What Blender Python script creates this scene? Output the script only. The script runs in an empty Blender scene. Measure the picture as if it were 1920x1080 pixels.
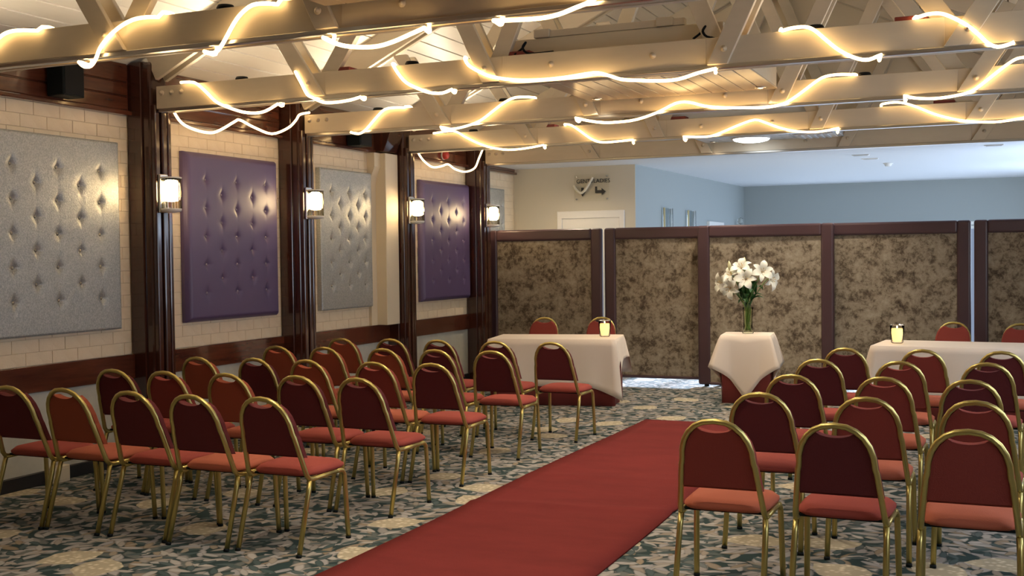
import bpy, bmesh, math, random
from mathutils import Vector, Matrix
random.seed(7)
SC = bpy.context.scene
COL = SC.collection
PI = math.pi

# ------------------------------------------------------------------ camera
cam = bpy.data.cameras.new('camera')
cam.sensor_width = 36.0
cam.lens = 39.97
cam.clip_start = 0.05
cam_ob = bpy.data.objects.new('camera', cam)
COL.objects.link(cam_ob)
RIGHT = Vector((0.91808, 0.39620, -0.01247))
DOWN = Vector((-0.00036, -0.03062, -0.99953))
FWD = Vector((-0.39639, 0.91766, -0.02797))
mw = Matrix.Identity(4)
for i in range(3):
    mw[i][0] = RIGHT[i]; mw[i][1] = -DOWN[i]; mw[i][2] = -FWD[i]
mw[2][3] = 1.70
cam_ob.matrix_world = mw
SC.camera = cam_ob

# ------------------------------------------------------------------ world, exposure, daylight
SC.view_settings.view_transform = 'Standard'
SC.view_settings.look = 'None'
SC.view_settings.gamma = 1.0
SC.view_settings.use_curve_mapping = False
SC.view_settings.exposure = 0.2
SC.cycles.max_bounces = 8
SC.cycles.diffuse_bounces = 4
SC.cycles.sample_clamp_indirect = 6.0
world = bpy.data.worlds.new('world'); SC.world = world
world.use_nodes = True
world.node_tree.nodes['Background'].inputs[0].default_value = (0.55, 0.68, 0.95, 1)
world.node_tree.nodes['Background'].inputs[1].default_value = 0.4

WARM = (1.0, 0.83, 0.62)
COOL = (0.61, 0.77, 1.0)
ROPE_E = 8.0
SCONCE_E = 66.0
SPOT_W = 88.0
UP_W = 30.0

def area(name, loc, rot, sx, sy, power, col):
    l = bpy.data.lights.new(name, 'AREA'); l.shape = 'RECTANGLE'; l.size = sx; l.size_y = sy
    l.energy = power; l.color = col
    o = bpy.data.objects.new(name, l); COL.objects.link(o)
    o.location = loc; o.rotation_euler = rot
    return o
# daylight through the windows of the right-hand walls (all in the wall at X = 1.6)
FAR_WINDOWS = [(15.2, 17.2), (18.2, 20.2)]
HALL_WINDOWS = [(3.6, 5.0), (5.9, 7.3), (8.2, 9.6), (10.5, 11.9)]
for (a, b) in FAR_WINDOWS:
    area('daylight', (1.72, (a+b)/2, 1.75), (0, math.radians(95), 0), 1.6, b-a, 95, COOL)
for (a, b) in HALL_WINDOWS:
    area('daylight', (1.72, (a+b)/2, 1.75), (0, math.radians(90), 0), 1.5, b-a, 26, (0.75, 0.86, 1.0))

# low sun through the glazed far end of the building
sun = bpy.data.lights.new('sun', 'SUN'); sun.energy = 32.0; sun.angle = math.radians(1.5); sun.color = (0.70, 0.82, 1.0)
sun_ob = bpy.data.objects.new('sun', sun); COL.objects.link(sun_ob)
sun_ob.rotation_euler = Vector((-0.10, -1.0, -0.115)).to_track_quat('-Z', 'Y').to_euler()

# ------------------------------------------------------------------ materials
MATS = {}
def mat(name, col, rough=0.6, metal=0.0, spec=0.5, sheen=0.0, coat=0.0):
    m = bpy.data.materials.new(name); m.use_nodes = True
    b = m.node_tree.nodes['Principled BSDF']
    b.inputs['Base Color'].default_value = (*col, 1)
    b.inputs['Roughness'].default_value = rough
    b.inputs['Metallic'].default_value = metal
    b.inputs['Specular IOR Level'].default_value = spec
    b.inputs['Sheen Weight'].default_value = sheen
    b.inputs['Coat Weight'].default_value = coat
    b.inputs['Coat Roughness'].default_value = 0.08
    MATS[name] = m
    return m
def nodes(m):
    nt = m.node_tree
    return nt, nt.nodes, nt.links, nt.nodes['Principled BSDF']
def add(nt, t, **kw):
    n = nt.nodes.new(t)
    for k, v in kw.items():
        if k.startswith('i_'):
            n.inputs[int(k[2:])].default_value = v
        else:
            setattr(n, k, v)
    return n
def ramp(nt, stops, interp='LINEAR'):
    r = nt.nodes.new('ShaderNodeValToRGB'); cr = r.color_ramp; cr.interpolation = interp
    while len(cr.elements) < len(stops): cr.elements.new(0.5)
    for e, (p, c) in zip(cr.elements, stops):
        e.position = p; e.color = (*c, 1)
    return r
def noise_col(m, scale, stops, detail=4.0, mapping=(1, 1, 1), coord='Object', rough=0.6, bump=0.0, bscale=None):
    nt, N, L, b = nodes(m)
    tc = add(nt, 'ShaderNodeTexCoord'); mp = add(nt, 'ShaderNodeMapping')
    mp.inputs['Scale'].default_value = mapping
    L.new(tc.outputs[coord], mp.inputs['Vector'])
    n = add(nt, 'ShaderNodeTexNoise'); n.inputs['Scale'].default_value = scale
    n.inputs['Detail'].default_value = detail; n.inputs['Roughness'].default_value = rough
    L.new(mp.outputs[0], n.inputs['Vector'])
    r = ramp(nt, stops); L.new(n.outputs['Fac'], r.inputs[0])
    L.new(r.outputs[0], b.inputs['Base Color'])
    if bump:
        n2 = n
        if bscale:
            n2 = add(nt, 'ShaderNodeTexNoise'); n2.inputs['Scale'].default_value = bscale
            L.new(tc.outputs[coord], n2.inputs['Vector'])
        bp = add(nt, 'ShaderNodeBump'); bp.inputs['Strength'].default_value = bump; bp.inputs['Distance'].default_value = 0.01
        L.new(n2.outputs['Fac'], bp.inputs['Height']); L.new(bp.outputs[0], b.inputs['Normal'])
    return m
def emis(name, col, strength, base=(0.8, 0.8, 0.8)):
    m = mat(name, base, 0.4)
    b = m.node_tree.nodes['Principled BSDF']
    b.inputs['Emission Color'].default_value = (*col, 1); b.inputs['Emission Strength'].default_value = strength
    return m
def glass(name, col=(1, 1, 1), rough=0.02, ior=1.45):
    m = mat(name, col, rough)
    b = m.node_tree.nodes['Principled BSDF']
    b.inputs['Transmission Weight'].default_value = 1.0; b.inputs['IOR'].default_value = ior
    return m

noise_col(mat('beam_paint', (0.62, 0.52, 0.37), 0.42), 3.0, [(0.3, (0.60, 0.52, 0.39)), (0.7, (0.68, 0.59, 0.45))], mapping=(0.5, 2, 2))
noise_col(mat('board_paint', (0.76, 0.70, 0.58), 0.45), 2.0, [(0.3, (0.78, 0.73, 0.62)), (0.7, (0.86, 0.81, 0.70))], mapping=(2, 0.4, 2))
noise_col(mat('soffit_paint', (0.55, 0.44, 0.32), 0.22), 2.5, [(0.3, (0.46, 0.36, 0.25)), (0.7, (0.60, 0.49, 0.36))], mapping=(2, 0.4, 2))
mat('soffit_white', (0.72, 0.76, 0.80), 0.5)
noise_col(mat('brick_paint', (0.78, 0.66, 0.48), 0.6), 9.0, [(0.3, (0.84, 0.68, 0.46)), (0.7, (0.90, 0.745, 0.53))], bump=0.25, bscale=60)
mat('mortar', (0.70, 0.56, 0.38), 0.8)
mat('cream_plaster', (0.78, 0.67, 0.49), 0.55)
noise_col(mat('dado_paint', (0.62, 0.62, 0.54), 0.55), 3.0, [(0.3, (0.52, 0.51, 0.43)), (0.7, (0.66, 0.65, 0.56))])
noise_col(mat('mahogany', (0.10, 0.03, 0.018), 0.20, coat=0.8), 3.0, [(0.25, (0.034, 0.010, 0.006)), (0.75, (0.062, 0.018, 0.010))], detail=4, mapping=(4, 4, 0.5))
noise_col(mat('mahogany_board', (0.10, 0.03, 0.018), 0.18, coat=0.8), 3.0, [(0.25, (0.055, 0.015, 0.009)), (0.75, (0.14, 0.042, 0.021))], detail=6, mapping=(6, 0.6, 6))
mat('black_base', (0.012, 0.012, 0.013), 0.5)
mat('black_plastic', (0.005, 0.008, 0.009), 0.6, spec=0.15)
mat('purple_leather', (0.108, 0.074, 0.165), 0.40)
def silver():
    m = mat('silver_vinyl', (0.42, 0.42, 0.40), 0.44, metal=0.35)
    nt, N, L, b = nodes(m)
    tc = add(nt, 'ShaderNodeTexCoord'); mp = add(nt, 'ShaderNodeMapping'); mp.inputs['Scale'].default_value = (1, 1.3, 1)
    L.new(tc.outputs['Object'], mp.inputs[0])
    n = add(nt, 'ShaderNodeTexNoise'); n.inputs['Scale'].default_value = 90; n.inputs['Detail'].default_value = 2
    L.new(mp.outputs[0], n.inputs['Vector'])
    r = ramp(nt, [(0.35, (0.33, 0.34, 0.32)), (0.7, (0.52, 0.52, 0.49))]); L.new(n.outputs['Fac'], r.inputs[0])
    L.new(r.outputs[0], b.inputs['Base Color'])
    bp = add(nt, 'ShaderNodeBump'); bp.inputs['Strength'].default_value = 0.5; bp.inputs['Distance'].default_value = 0.004
    L.new(n.outputs['Fac'], bp.inputs['Height']); L.new(bp.outputs[0], b.inputs['Normal'])
silver()
mat('button_silver', (0.42, 0.38, 0.30), 0.25, metal=0.6)
mat('button_purple', (0.30, 0.25, 0.30), 0.18)
mat('beige_wall', (0.66, 0.61, 0.50), 0.7)
mat('blue_wall', (0.36, 0.39, 0.385), 0.7)
mat('white_ceiling', (0.82, 0.84, 0.88), 0.7)
mat('white_gloss', (0.82, 0.80, 0.76), 0.35)
mat('hall_wall', (0.62, 0.52, 0.38), 0.7)
def mottled():
    m = mat('crushed_velvet', (0.2, 0.15, 0.1), 0.75, sheen=0.0)
    nt, N, L, b = nodes(m)
    tc = add(nt, 'ShaderNodeTexCoord')
    mp = add(nt, 'ShaderNodeMapping'); mp.inputs['Scale'].default_value = (1.0, 1.0, 1.0)
    oi = add(nt, 'ShaderNodeObjectInfo'); va = add(nt, 'ShaderNodeVectorMath', operation='ADD')
    sc = add(nt, 'ShaderNodeVectorMath', operation='SCALE'); sc.inputs['Scale'].default_value = 37.0
    cx = add(nt, 'ShaderNodeCombineXYZ')
    L.new(oi.outputs['Random'], cx.inputs[0]); L.new(oi.outputs['Random'], cx.inputs[2]); L.new(cx.outputs[0], sc.inputs[0])
    L.new(tc.outputs['Object'], va.inputs[0]); L.new(sc.outputs[0], va.inputs[1]); L.new(va.outputs[0], mp.inputs[0])
    a = add(nt, 'ShaderNodeTexNoise'); a.inputs['Scale'].default_value = 15; a.inputs['Detail'].default_value = 9; a.inputs['Roughness'].default_value = 0.78; a.inputs['Distortion'].default_value = 0.3
    c = add(nt, 'ShaderNodeTexNoise'); c.inputs['Scale'].default_value = 4.6; c.inputs['Detail'].default_value = 3
    L.new(mp.outputs[0], a.inputs['Vector']); L.new(mp.outputs[0], c.inputs['Vector'])
    mx = add(nt, 'ShaderNodeMath', operation='MULTIPLY_ADD'); mx.inputs[1].default_value = 0.37
    L.new(c.outputs['Fac'], mx.inputs[0])
    ml = add(nt, 'ShaderNodeMath', operation='MULTIPLY'); ml.inputs[1].default_value = 0.67; L.new(a.outputs['Fac'], ml.inputs[0]); L.new(ml.outputs[0], mx.inputs[2])
    r = ramp(nt, [(0.39, (0.042, 0.027, 0.016)), (0.465, (0.13, 0.097, 0.062)), (0.525, (0.27, 0.222, 0.158)), (0.65, (0.40, 0.345, 0.260))])
    L.new(mx.outputs[0], r.inputs[0]); L.new(r.outputs[0], b.inputs['Base Color'])
mottled()
mat('aubergine_leather', (0.072, 0.038, 0.045), 0.38)
mat('gold_tube', (0.56, 0.47, 0.17), 0.36, metal=1.0)
for nm, c in (('maroon', (0.115, 0.022, 0.024)), ('red', (0.24, 0.045, 0.034)), ('rust', (0.33, 0.078, 0.040)), ('seat_red', (0.30, 0.062, 0.048)), ('seat_rust', (0.40, 0.115, 0.068))):
    m = mat('velour_'+nm, c, 0.85, spec=0.2, sheen=0.35)
    b = m.node_tree.nodes['Principled BSDF']; b.inputs['Sheen Tint'].default_value = (min(1, c[0]*2.2), c[1]*2.4, c[2]*2.4, 1); b.inputs['Sheen Roughness'].default_value = 0.4
    nt, N, L, b = nodes(m)
    tc = add(nt, 'ShaderNodeTexCoord'); n = add(nt, 'ShaderNodeTexVoronoi'); n.inputs['Scale'].default_value = 150
    L.new(tc.outputs['Object'], n.inputs['Vector'])
    bp = add(nt, 'ShaderNodeBump'); bp.inputs['Strength'].default_value = 0.25; bp.inputs['Distance'].default_value = 0.002
    L.new(n.outputs['Distance'], bp.inputs['Height']); L.new(bp.outputs[0], b.inputs['Normal'])
noise_col(mat('aisle_red', (0.19, 0.03, 0.028), 0.95, spec=0.1), 2.0, [(0.3, (0.155, 0.025, 0.024)), (0.7, (0.192, 0.031, 0.030))], mapping=(1, 2, 1), bump=0.3, bscale=300)
mat('linen', (0.88, 0.77, 0.66), 0.8, sheen=0.1)
mat('skirt_red', (0.24, 0.040, 0.034), 0.8)
mat('track_steel', (0.62, 0.60, 0.56), 0.28, metal=1.0)
mat('bolt', (0.62, 0.52, 0.38), 0.35)
mat('chrome', (0.75, 0.72, 0.66), 0.2, metal=1.0)
glass('rod_glass', (1, 0.98, 0.93), 0.05)
def thin_glass(name, tint, ior=1.12):
    m = bpy.data.materials.new(name); m.use_nodes = True; nt = m.node_tree; nt.nodes.remove(nt.nodes['Principled BSDF'])
    tr = nt.nodes.new('ShaderNodeBsdfTransparent'); tr.inputs[0].default_value = (*tint, 1)
    gl = nt.nodes.new('ShaderNodeBsdfGlossy'); gl.inputs['Roughness'].default_value = 0.04
    fr = nt.nodes.new('ShaderNodeFresnel'); fr.inputs[0].default_value = ior
    mx = nt.nodes.new('ShaderNodeMixShader'); nt.links.new(fr.outputs[0], mx.inputs[0]); nt.links.new(tr.outputs[0], mx.inputs[1]); nt.links.new(gl.outputs[0], mx.inputs[2])
    nt.links.new(mx.outputs[0], nt.nodes['Material Output'].inputs[0]); MATS[name] = m
thin_glass('shade_glass', (0.94, 0.90, 0.80), 1.35)
thin_glass('clear_glass', (0.985, 0.985, 0.97)); thin_glass('vase_glass', (0.93, 0.96, 0.86))
emis('rope_light', (1.0, 0.64, 0.27), ROPE_E, (0.9, 0.8, 0.6))
emis('sconce_light', (1.0, 0.74, 0.42), SCONCE_E)
emis('downlight_lamp', (1.0, 0.85, 0.62), 9.0)
emis('cool_lamp', (0.85, 0.93, 1.0), 6.0)
emis('candle_wax', (1.0, 0.66, 0.22), 1.3, (0.9, 0.75, 0.4))
emis('flame', (1.0, 0.75, 0.3), 14.0)
mat('petal', (0.86, 0.88, 0.80), 0.5); mat('petal_bud', (0.75, 0.74, 0.46), 0.5)
mat('leaf_green', (0.035, 0.12, 0.03), 0.45); mat('stem_green', (0.14, 0.24, 0.06), 0.5); mat('stamen', (0.55, 0.33, 0.06), 0.6)
mat('bell_red', (0.50, 0.05, 0.04), 0.3); mat('red_block', (0.22, 0.04, 0.03), 0.6); mat('cable_black', (0.006, 0.007, 0.009), 0.6, spec=0.15)
mat('sign_black', (0.012, 0.012, 0.012), 0.5); mat('cream_tube', (0.80, 0.74, 0.58), 0.4); mat('socket_cream', (0.70, 0.62, 0.47), 0.5)
mat('gold_frame', (0.50, 0.40, 0.20), 0.35, metal=0.6); mat('mirror', (0.75, 0.82, 0.86), 0.06, metal=1.0)

def carpet_material():
    m = mat('patterned_carpet', (0.1, 0.12, 0.11), 0.95, spec=0.1)
    nt, N, L, b = nodes(m)
    geo = add(nt, 'ShaderNodeNewGeometry')
    flat = add(nt, 'ShaderNodeVectorMath', operation='MULTIPLY'); flat.inputs[1].default_value = (1, 1, 0)
    L.new(geo.outputs['Position'], flat.inputs[0])
    wob = add(nt, 'ShaderNodeTexNoise'); wob.inputs['Scale'].default_value = 7.0; wob.inputs['Detail'].default_value = 2
    L.new(flat.outputs[0], wob.inputs['Vector'])
    wc = add(nt, 'ShaderNodeVectorMath', operation='SUBTRACT'); wc.inputs[1].default_value = (0.5, 0.5, 0.5); L.new(wob.outputs['Color'], wc.inputs[0])
    def vec(op, a, bb):
        n = add(nt, 'ShaderNodeVectorMath', operation=op)
        for i, s in ((0, a), (1, bb)):
            if isinstance(s, tuple): n.inputs[i].default_value = s
            elif s is not None: L.new(s, n.inputs[i])
        return n.outputs[0]
    def leafmask(scale, off, ax, ay, edge, wobble=0.03, vein=False):
        ws = add(nt, 'ShaderNodeVectorMath', operation='SCALE'); ws.inputs['Scale'].default_value = wobble; L.new(wc.outputs[0], ws.inputs[0])
        p = vec('ADD', flat.outputs[0], ws.outputs[0])
        p = vec('ADD', p, off)
        v = add(nt, 'ShaderNodeTexVoronoi'); v.voronoi_dimensions = '2D'; v.inputs['Scale'].default_value = scale
        L.new(p, v.inputs['Vector'])
        d = vec('SUBTRACT', p, v.outputs['Position'])
        d = vec('MULTIPLY', d, (1, 1, 0))
        sep = add(nt, 'ShaderNodeSeparateColor'); L.new(v.outputs['Color'], sep.inputs[0])
        ang = add(nt, 'ShaderNodeMath', operation='MULTIPLY'); ang.inputs[1].default_value = 6.283; L.new(sep.outputs[0], ang.inputs[0])
        rot = add(nt, 'ShaderNodeVectorRotate', rotation_type='Z_AXIS'); L.new(d, rot.inputs['Vector']); L.new(ang.outputs[0], rot.inputs['Angle'])
        sx = add(nt, 'ShaderNodeSeparateXYZ'); L.new(rot.outputs[0], sx.inputs[0])
        # leaf outline: |y|/ay + (x/ax)^2 < 1
        x2 = add(nt, 'ShaderNodeMath', operation='MULTIPLY'); x2.inputs[1].default_value = 1/ax; L.new(sx.outputs[0], x2.inputs[0])
        xx = add(nt, 'ShaderNodeMath', operation='MULTIPLY'); L.new(x2.outputs[0], xx.inputs[0]); L.new(x2.outputs[0], xx.inputs[1])
        ya = add(nt, 'ShaderNodeMath', operation='ABSOLUTE'); L.new(sx.outputs[1], ya.inputs[0])
        y2 = add(nt, 'ShaderNodeMath', operation='MULTIPLY'); y2.inputs[1].default_value = 1/ay; L.new(ya.outputs[0], y2.inputs[0])
        s = add(nt, 'ShaderNodeMath', operation='ADD'); L.new(xx.outputs[0], s.inputs[0]); L.new(y2.outputs[0], s.inputs[1])
        mr = add(nt, 'ShaderNodeMapRange'); mr.inputs['From Min'].default_value = 1.0; mr.inputs['From Max'].default_value = 1.0-edge
        L.new(s.outputs[0], mr.inputs['Value'])
        return mr.outputs[0], sep.outputs[1], s.outputs[0]
    def mix(fac, a, bb):
        n = add(nt, 'ShaderNodeMix', data_type='RGBA'); L.new(fac, n.inputs['Factor'])
        for k, s in ((6, a), (7, bb)):
            if isinstance(s, tuple): n.inputs[k].default_value = (*s, 1)
            else: L.new(s, n.inputs[k])
        return n.outputs[2]
    base = (0.030, 0.052, 0.054)
    col = base
    layers = [(5.2, (3.1, 7.7, 0), 0.135, 0.044, [(0.0, (0.09, 0.115, 0.115)), (1.0, (0.15, 0.155, 0.150))]),
              (6.4, (11.3, 2.2, 0), 0.110, 0.036, [(0.0, (0.22, 0.225, 0.225)), (0.6, (0.29, 0.275, 0.26)), (1.0, (0.24, 0.19, 0.13))]),
              (7.8, (5.7, 15.1, 0), 0.092, 0.030, [(0.0, (0.33, 0.325, 0.33)), (0.5, (0.40, 0.375, 0.35)), (1.0, (0.28, 0.28, 0.295))]),
              (8.8, (21.3, 9.1, 0), 0.080, 0.026, [(0.0, (0.06, 0.09, 0.09)), (0.45, (0.08, 0.11, 0.115)), (0.5, (0.36, 0.35, 0.34)), (1.0, (0.28, 0.23, 0.17))])]
    for (sc, off, ax, ay, stops) in layers:
        f, rnd, s = leafmask(sc, off, ax, ay, 0.18)
        r = ramp(nt, stops); L.new(rnd, r.inputs[0])
        # darker rim of each leaf
        rim = add(nt, 'ShaderNodeMapRange'); rim.inputs['From Min'].default_value = 0.95; rim.inputs['From Max'].default_value = 0.55
        rim.inputs['To Min'].default_value = 0.55; rim.inputs['To Max'].default_value = 1.0; L.new(s, rim.inputs['Value'])
        dk = add(nt, 'ShaderNodeVectorMath', operation='SCALE'); L.new(r.outputs[0], dk.inputs[0]); L.new(rim.outputs[0], dk.inputs['Scale'])
        col = mix(f, col, dk.outputs[0])
    f, rnd, s = leafmask(1.15, (1.3, 0.4, 0), 0.19, 0.145, 0.05, 0.06)
    pet = add(nt, 'ShaderNodeTexVoronoi'); pet.inputs['Scale'].default_value = 26; L.new(flat.outputs[0], pet.inputs['Vector'])
    pr = ramp(nt, [(0.1, (0.70, 0.64, 0.50)), (0.5, (0.42, 0.37, 0.27))]); L.new(pet.outputs['Distance'], pr.inputs[0])
    col = mix(f, col, pr.outputs[0])
    L.new(col, b.inputs['Base Color'])
    nz = add(nt, 'ShaderNodeTexNoise'); nz.inputs['Scale'].default_value = 220; L.new(flat.outputs[0], nz.inputs['Vector'])
    bp = add(nt, 'ShaderNodeBump'); bp.inputs['Strength'].default_value = 0.3; bp.inputs['Distance'].default_value = 0.005
    L.new(nz.outputs['Fac'], bp.inputs['Height']); L.new(bp.outputs[0], b.inputs['Normal'])
carpet_material()

# ------------------------------------------------------------------ geometry helpers
class MB:
    def __init__(s): s.v = []; s.f = []; s.sm = []
    def add(s, vs, fs, smooth=False):
        n = len(s.v); s.v += [tuple(p) for p in vs]; s.f += [tuple(i+n for i in f) for f in fs]; s.sm += [smooth]*len(fs); return s
    def box(s, x0, x1, y0, y1, z0, z1):
        vs = [(x, y, z) for z in (z0, z1) for y in (y0, y1) for x in (x0, x1)]
        return s.add(vs, [(0, 2, 3, 1), (4, 5, 7, 6), (0, 1, 5, 4), (2, 6, 7, 3), (0, 4, 6, 2), (1, 3, 7, 5)])
    def bar(s, a, b, w, y0, y1):
        """plank in the XZ plane from a=(x,z) to b, width w, between y0 and y1"""
        ax, az = a; bx, bz = b; dx, dz = bx-ax, bz-az; l = math.hypot(dx, dz); nx, nz = -dz/l*w/2, dx/l*w/2
        q = [(ax+nx, az+nz), (bx+nx, bz+nz), (bx-nx, bz-nz), (ax-nx, az-nz)]
        return s.prism_xz(q, y0, y1)
    def raker(s, a, b, w, y0, y1):
        """sloping plank like bar, but with both ends cut level"""
        ax, az = a; bx, bz = b; h = w/2*math.hypot(bx-ax, bz-az)/abs(bz-az)
        return s.prism_xz([(ax-h, az), (ax+h, az), (bx+h, bz), (bx-h, bz)], y0, y1)
    def prism_xz(s, q, y0, y1):
        n = len(q)
        vs = [(x, y0, z) for x, z in q]+[(x, y1, z) for x, z in q]
        fs = [tuple(range(n)), tuple(reversed(range(n, 2*n)))]+[(i, i+n, (i+1) % n+n, (i+1) % n) for i in range(n)]
        return s.add(vs, fs)
    def tube(s, pts, r, seg=8, closed=False, cap=True, radii=None):
        P = [Vector(p) for p in pts]; n = len(P); T = []
        for i in range(n):
            a = P[(i-1) % n] if (closed or i > 0) else P[i]; b = P[(i+1) % n] if (closed or i < n-1) else P[i]
            T.append((b-a).normalized())
        ref = Vector((0, 0, 1)) if abs(T[0].z) < 0.9 else Vector((1, 0, 0))
        u = T[0].cross(ref).normalized(); vs = []
        for i in range(n):
            u = (u-T[i]*u.dot(T[i])); u = u.normalized() if u.length > 1e-6 else T[i].orthogonal().normalized()
            w = T[i].cross(u); rr = radii[i] if radii else r
            for k in range(seg):
                a = 2*PI*k/seg; vs.append(P[i]+u*math.cos(a)*rr+w*math.sin(a)*rr)
        fs = []
        for i in range(n if closed else n-1):
            j = (i+1) % n
            for k in range(seg): fs.append((i*seg+k, i*seg+(k+1) % seg, j*seg+(k+1) % seg, j*seg+k))
        s.add(vs, fs, True)
        if cap and not closed:
            b0 = len(s.v)-n*seg
            s.f.append(tuple(b0+k for k in reversed(range(seg)))); s.f.append(tuple(b0+(n-1)*seg+k for k in range(seg))); s.sm += [False, False]
        return s
    def lathe(s, prof, cx=0, cy=0, seg=20, axis='z', smooth=True):
        vs = []; n = len(prof)
        for (r, z) in prof:
            for k in range(seg):
                a = 2*PI*k/seg; vs.append((cx+r*math.cos(a), cy+r*math.sin(a), z))
        fs = [(i*seg+k, i*seg+(k+1) % seg, (i+1)*seg+(k+1) % seg, (i+1)*seg+k) for i in range(n-1) for k in range(seg)]
        s.add(vs, fs, smooth)
        b0 = len(s.v)-n*seg
        if prof[0][0] > 1e-4: s.f.append(tuple(b0+k for k in reversed(range(seg)))); s.sm.append(False)
        if prof[-1][0] > 1e-4: s.f.append(tuple(b0+(n-1)*seg+k for k in range(seg))); s.sm.append(False)
        return s
    def mesh(s, name, m, bevel=0.0, bseg=1, fix=True):
        me = bpy.data.meshes.new(name); me.from_pydata(s.v, [], s.f)
        for p, k in zip(me.polygons, s.sm): p.use_smooth = k
        bm = bmesh.new(); bm.from_mesh(me)
        if bevel:
            bmesh.ops.bevel(bm, geom=list(bm.edges), offset=bevel, segments=bseg, affect='EDGES', profile=0.5)
        if fix: bmesh.ops.recalc_face_normals(bm, faces=list(bm.faces))
        bm.to_mesh(me); bm.free()
        if m: me.materials.append(MATS[m])
        return me
    def build(s, name, m, parent=None, bevel=0.0, bseg=1, fix=True):
        return obj(name, s.mesh(name, m, bevel, bseg, fix), parent)
def obj(name, me, parent=None):
    o = bpy.data.objects.new(name, me); COL.objects.link(o)
    if parent: o.parent = parent
    return o
def tag(o, label, cat, group=None, kind=None):
    o['label'] = label; o['category'] = cat
    if group: o['group'] = group
    if kind: o['kind'] = kind
    return o
def thing(name, label, cat, loc=(0, 0, 0), rz=0.0, group=None):
    o = bpy.data.objects.new(name, None); COL.objects.link(o); o.empty_display_size = 0.1
    o.location = loc; o.rotation_euler = (0, 0, rz)
    return tag(o, label, cat, group)
def struct(o, label=None, cat=None):
    o['kind'] = 'structure'
    if label: o['label'] = label
    if cat: o['category'] = cat
    return o
def copy_tree(o, parent=None):
    c = o.copy(); COL.objects.link(c); c.parent = parent
    for ch in o.children: copy_tree(ch, c)
    return c
def smooth_path(pts, n=4):
    P = [Vector(p) for p in pts]; out = []
    for i in range(len(P)-1):
        p0 = P[max(i-1, 0)]; p1 = P[i]; p2 = P[i+1]; p3 = P[min(i+2, len(P)-1)]
        for k in range(n):
            t = k/n
            out.append(0.5*((2*p1)+(p2-p0)*t+(2*p0-5*p1+4*p2-p3)*t*t+(3*p1-p0-3*p2+p3)*t**3))
    out.append(P[-1]); return out

# ------------------------------------------------------------------ the hall
WX = -6.75          # inner face of the tufted wall
RX = 1.60           # right-hand wall
Y_BACK, Y_END = -2.6, 14.30
Y_FAR = 22.30
SLOPE = 0.48; EAVE = 3.335; RIDGE_X = -2.58
BEAM_Y = [5.38, 7.56, 9.75, 11.95, 14.12]
POST_Y = [7.52, 9.69, 11.87, 14.06]

struct(MB().box(WX-0.3, RX+0.3, Y_BACK-0.2, Y_FAR+0.2, -0.12, 0).build('floor', 'patterned_carpet'), 'patterned carpet of grey leaves and cream flowers on dark green', 'carpet floor')

# left wall: core, dado panel, bricks, rails, baseboard
wl = MB().box(WX-0.25, WX-0.006, Y_BACK, 15.77, 0, 3.6).build('wall_left', 'mortar'); struct(wl, 'cream painted brick wall with tufted panels', 'wall')
struct(MB().box(WX-0.012, WX+0.0, Y_BACK, 15.77, 0, 0.90).build('dado_panel', 'dado_paint', wl))
struct(MB().box(WX-0.02, WX+0.03, Y_BACK, 15.75, 0, 0.10).build('baseboard_left', 'black_base', None, 0.004), 'black baseboard along the tufted wall', 'baseboard')
struct(MB().box(WX-0.02, WX+0.03, Y_BACK, 15.75, 0.71, 0.915).build('trim_1', 'mahogany_board', None, 0.006), 'dark mahogany dado rail along the tufted wall', 'dado rail')
BH, BL = 0.1, 0.262
brick_me = MB().box(-0.03, 0.0, -BL/2+0.0018, BL/2-0.0018, -BH/2+0.0018, BH/2-0.0018).mesh('brick', 'brick_paint', 0.002)
half_me = MB().box(-0.03, 0.0, -BL/4+0.0018, BL/4-0.0018, -BH/2+0.0018, BH/2-0.0018).mesh('half_brick', 'brick_paint', 0.002)
BAYS = [(5.60, 7.52), (7.78, 9.69), (9.94, 11.45), (12.12, 14.06), (14.32, 15.72)]
PANELS = [(5.98, 7.345), (8.165, 9.56), (10.36, 11.43), (12.65, 14.03), (14.72, 15.25)]
PZ0, PZ1 = 1.14, 2.675
for bi, (b0, b1) in enumerate(BAYS):
    p0, p1 = PANELS[bi]
    for r in range(20):
        z = 0.915+BH*(r+0.5)
        y = b0+BL/2-(BL/2 if r % 2 else 0)
        while y-BL/2 < b1-0.005:
            lo, hi = max(y-BL/2, b0), min(y+BL/2, b1)
            hid = (lo > p0-0.02 and hi < p1+0.02 and z-BH/2 > PZ0 and z+BH/2 < PZ1)
            if hi-lo > 0.03 and not hid:
                full = abs((hi-lo)-BL) < 0.01
                o = obj('brick', brick_me if full else half_me, wl)
                o.location = (WX+random.uniform(-0.0015, 0.0005), (lo+hi)/2, z)
                if not full: o.scale = (1, (hi-lo)/(BL/2), 1)
            y += BL
# plank frieze above the bays
struct(MB().box(WX-0.02, WX+0.055, Y_BACK, 15.75, 2.915, 2.955).build('trim_2', 'mahogany_board', None, 0.01, 2), 'glossy mahogany moulding above the brick bays', 'moulding')
fr = MB().box(WX-0.02, WX+0.012, Y_BACK, 15.75, 2.95, 3.36).build('frieze', 'mahogany_board'); struct(fr, 'mahogany plank frieze under the sloping ceiling', 'frieze')
for bi, (b0, b1) in enumerate([(3.3, 5.36), (5.40, 7.50), (7.80, 9.67), (9.96, 11.85), (12.14, 14.04), (14.34, 15.72)]):
    for z0, z1 in ((2.957, 3.070), (3.076, 3.184), (3.190, 3.345)):
        o = MB().box(WX+0.004, WX+0.03, b0, b1, z0, z1).build('plank', 'mahogany_board', fr, 0.006)

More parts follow.
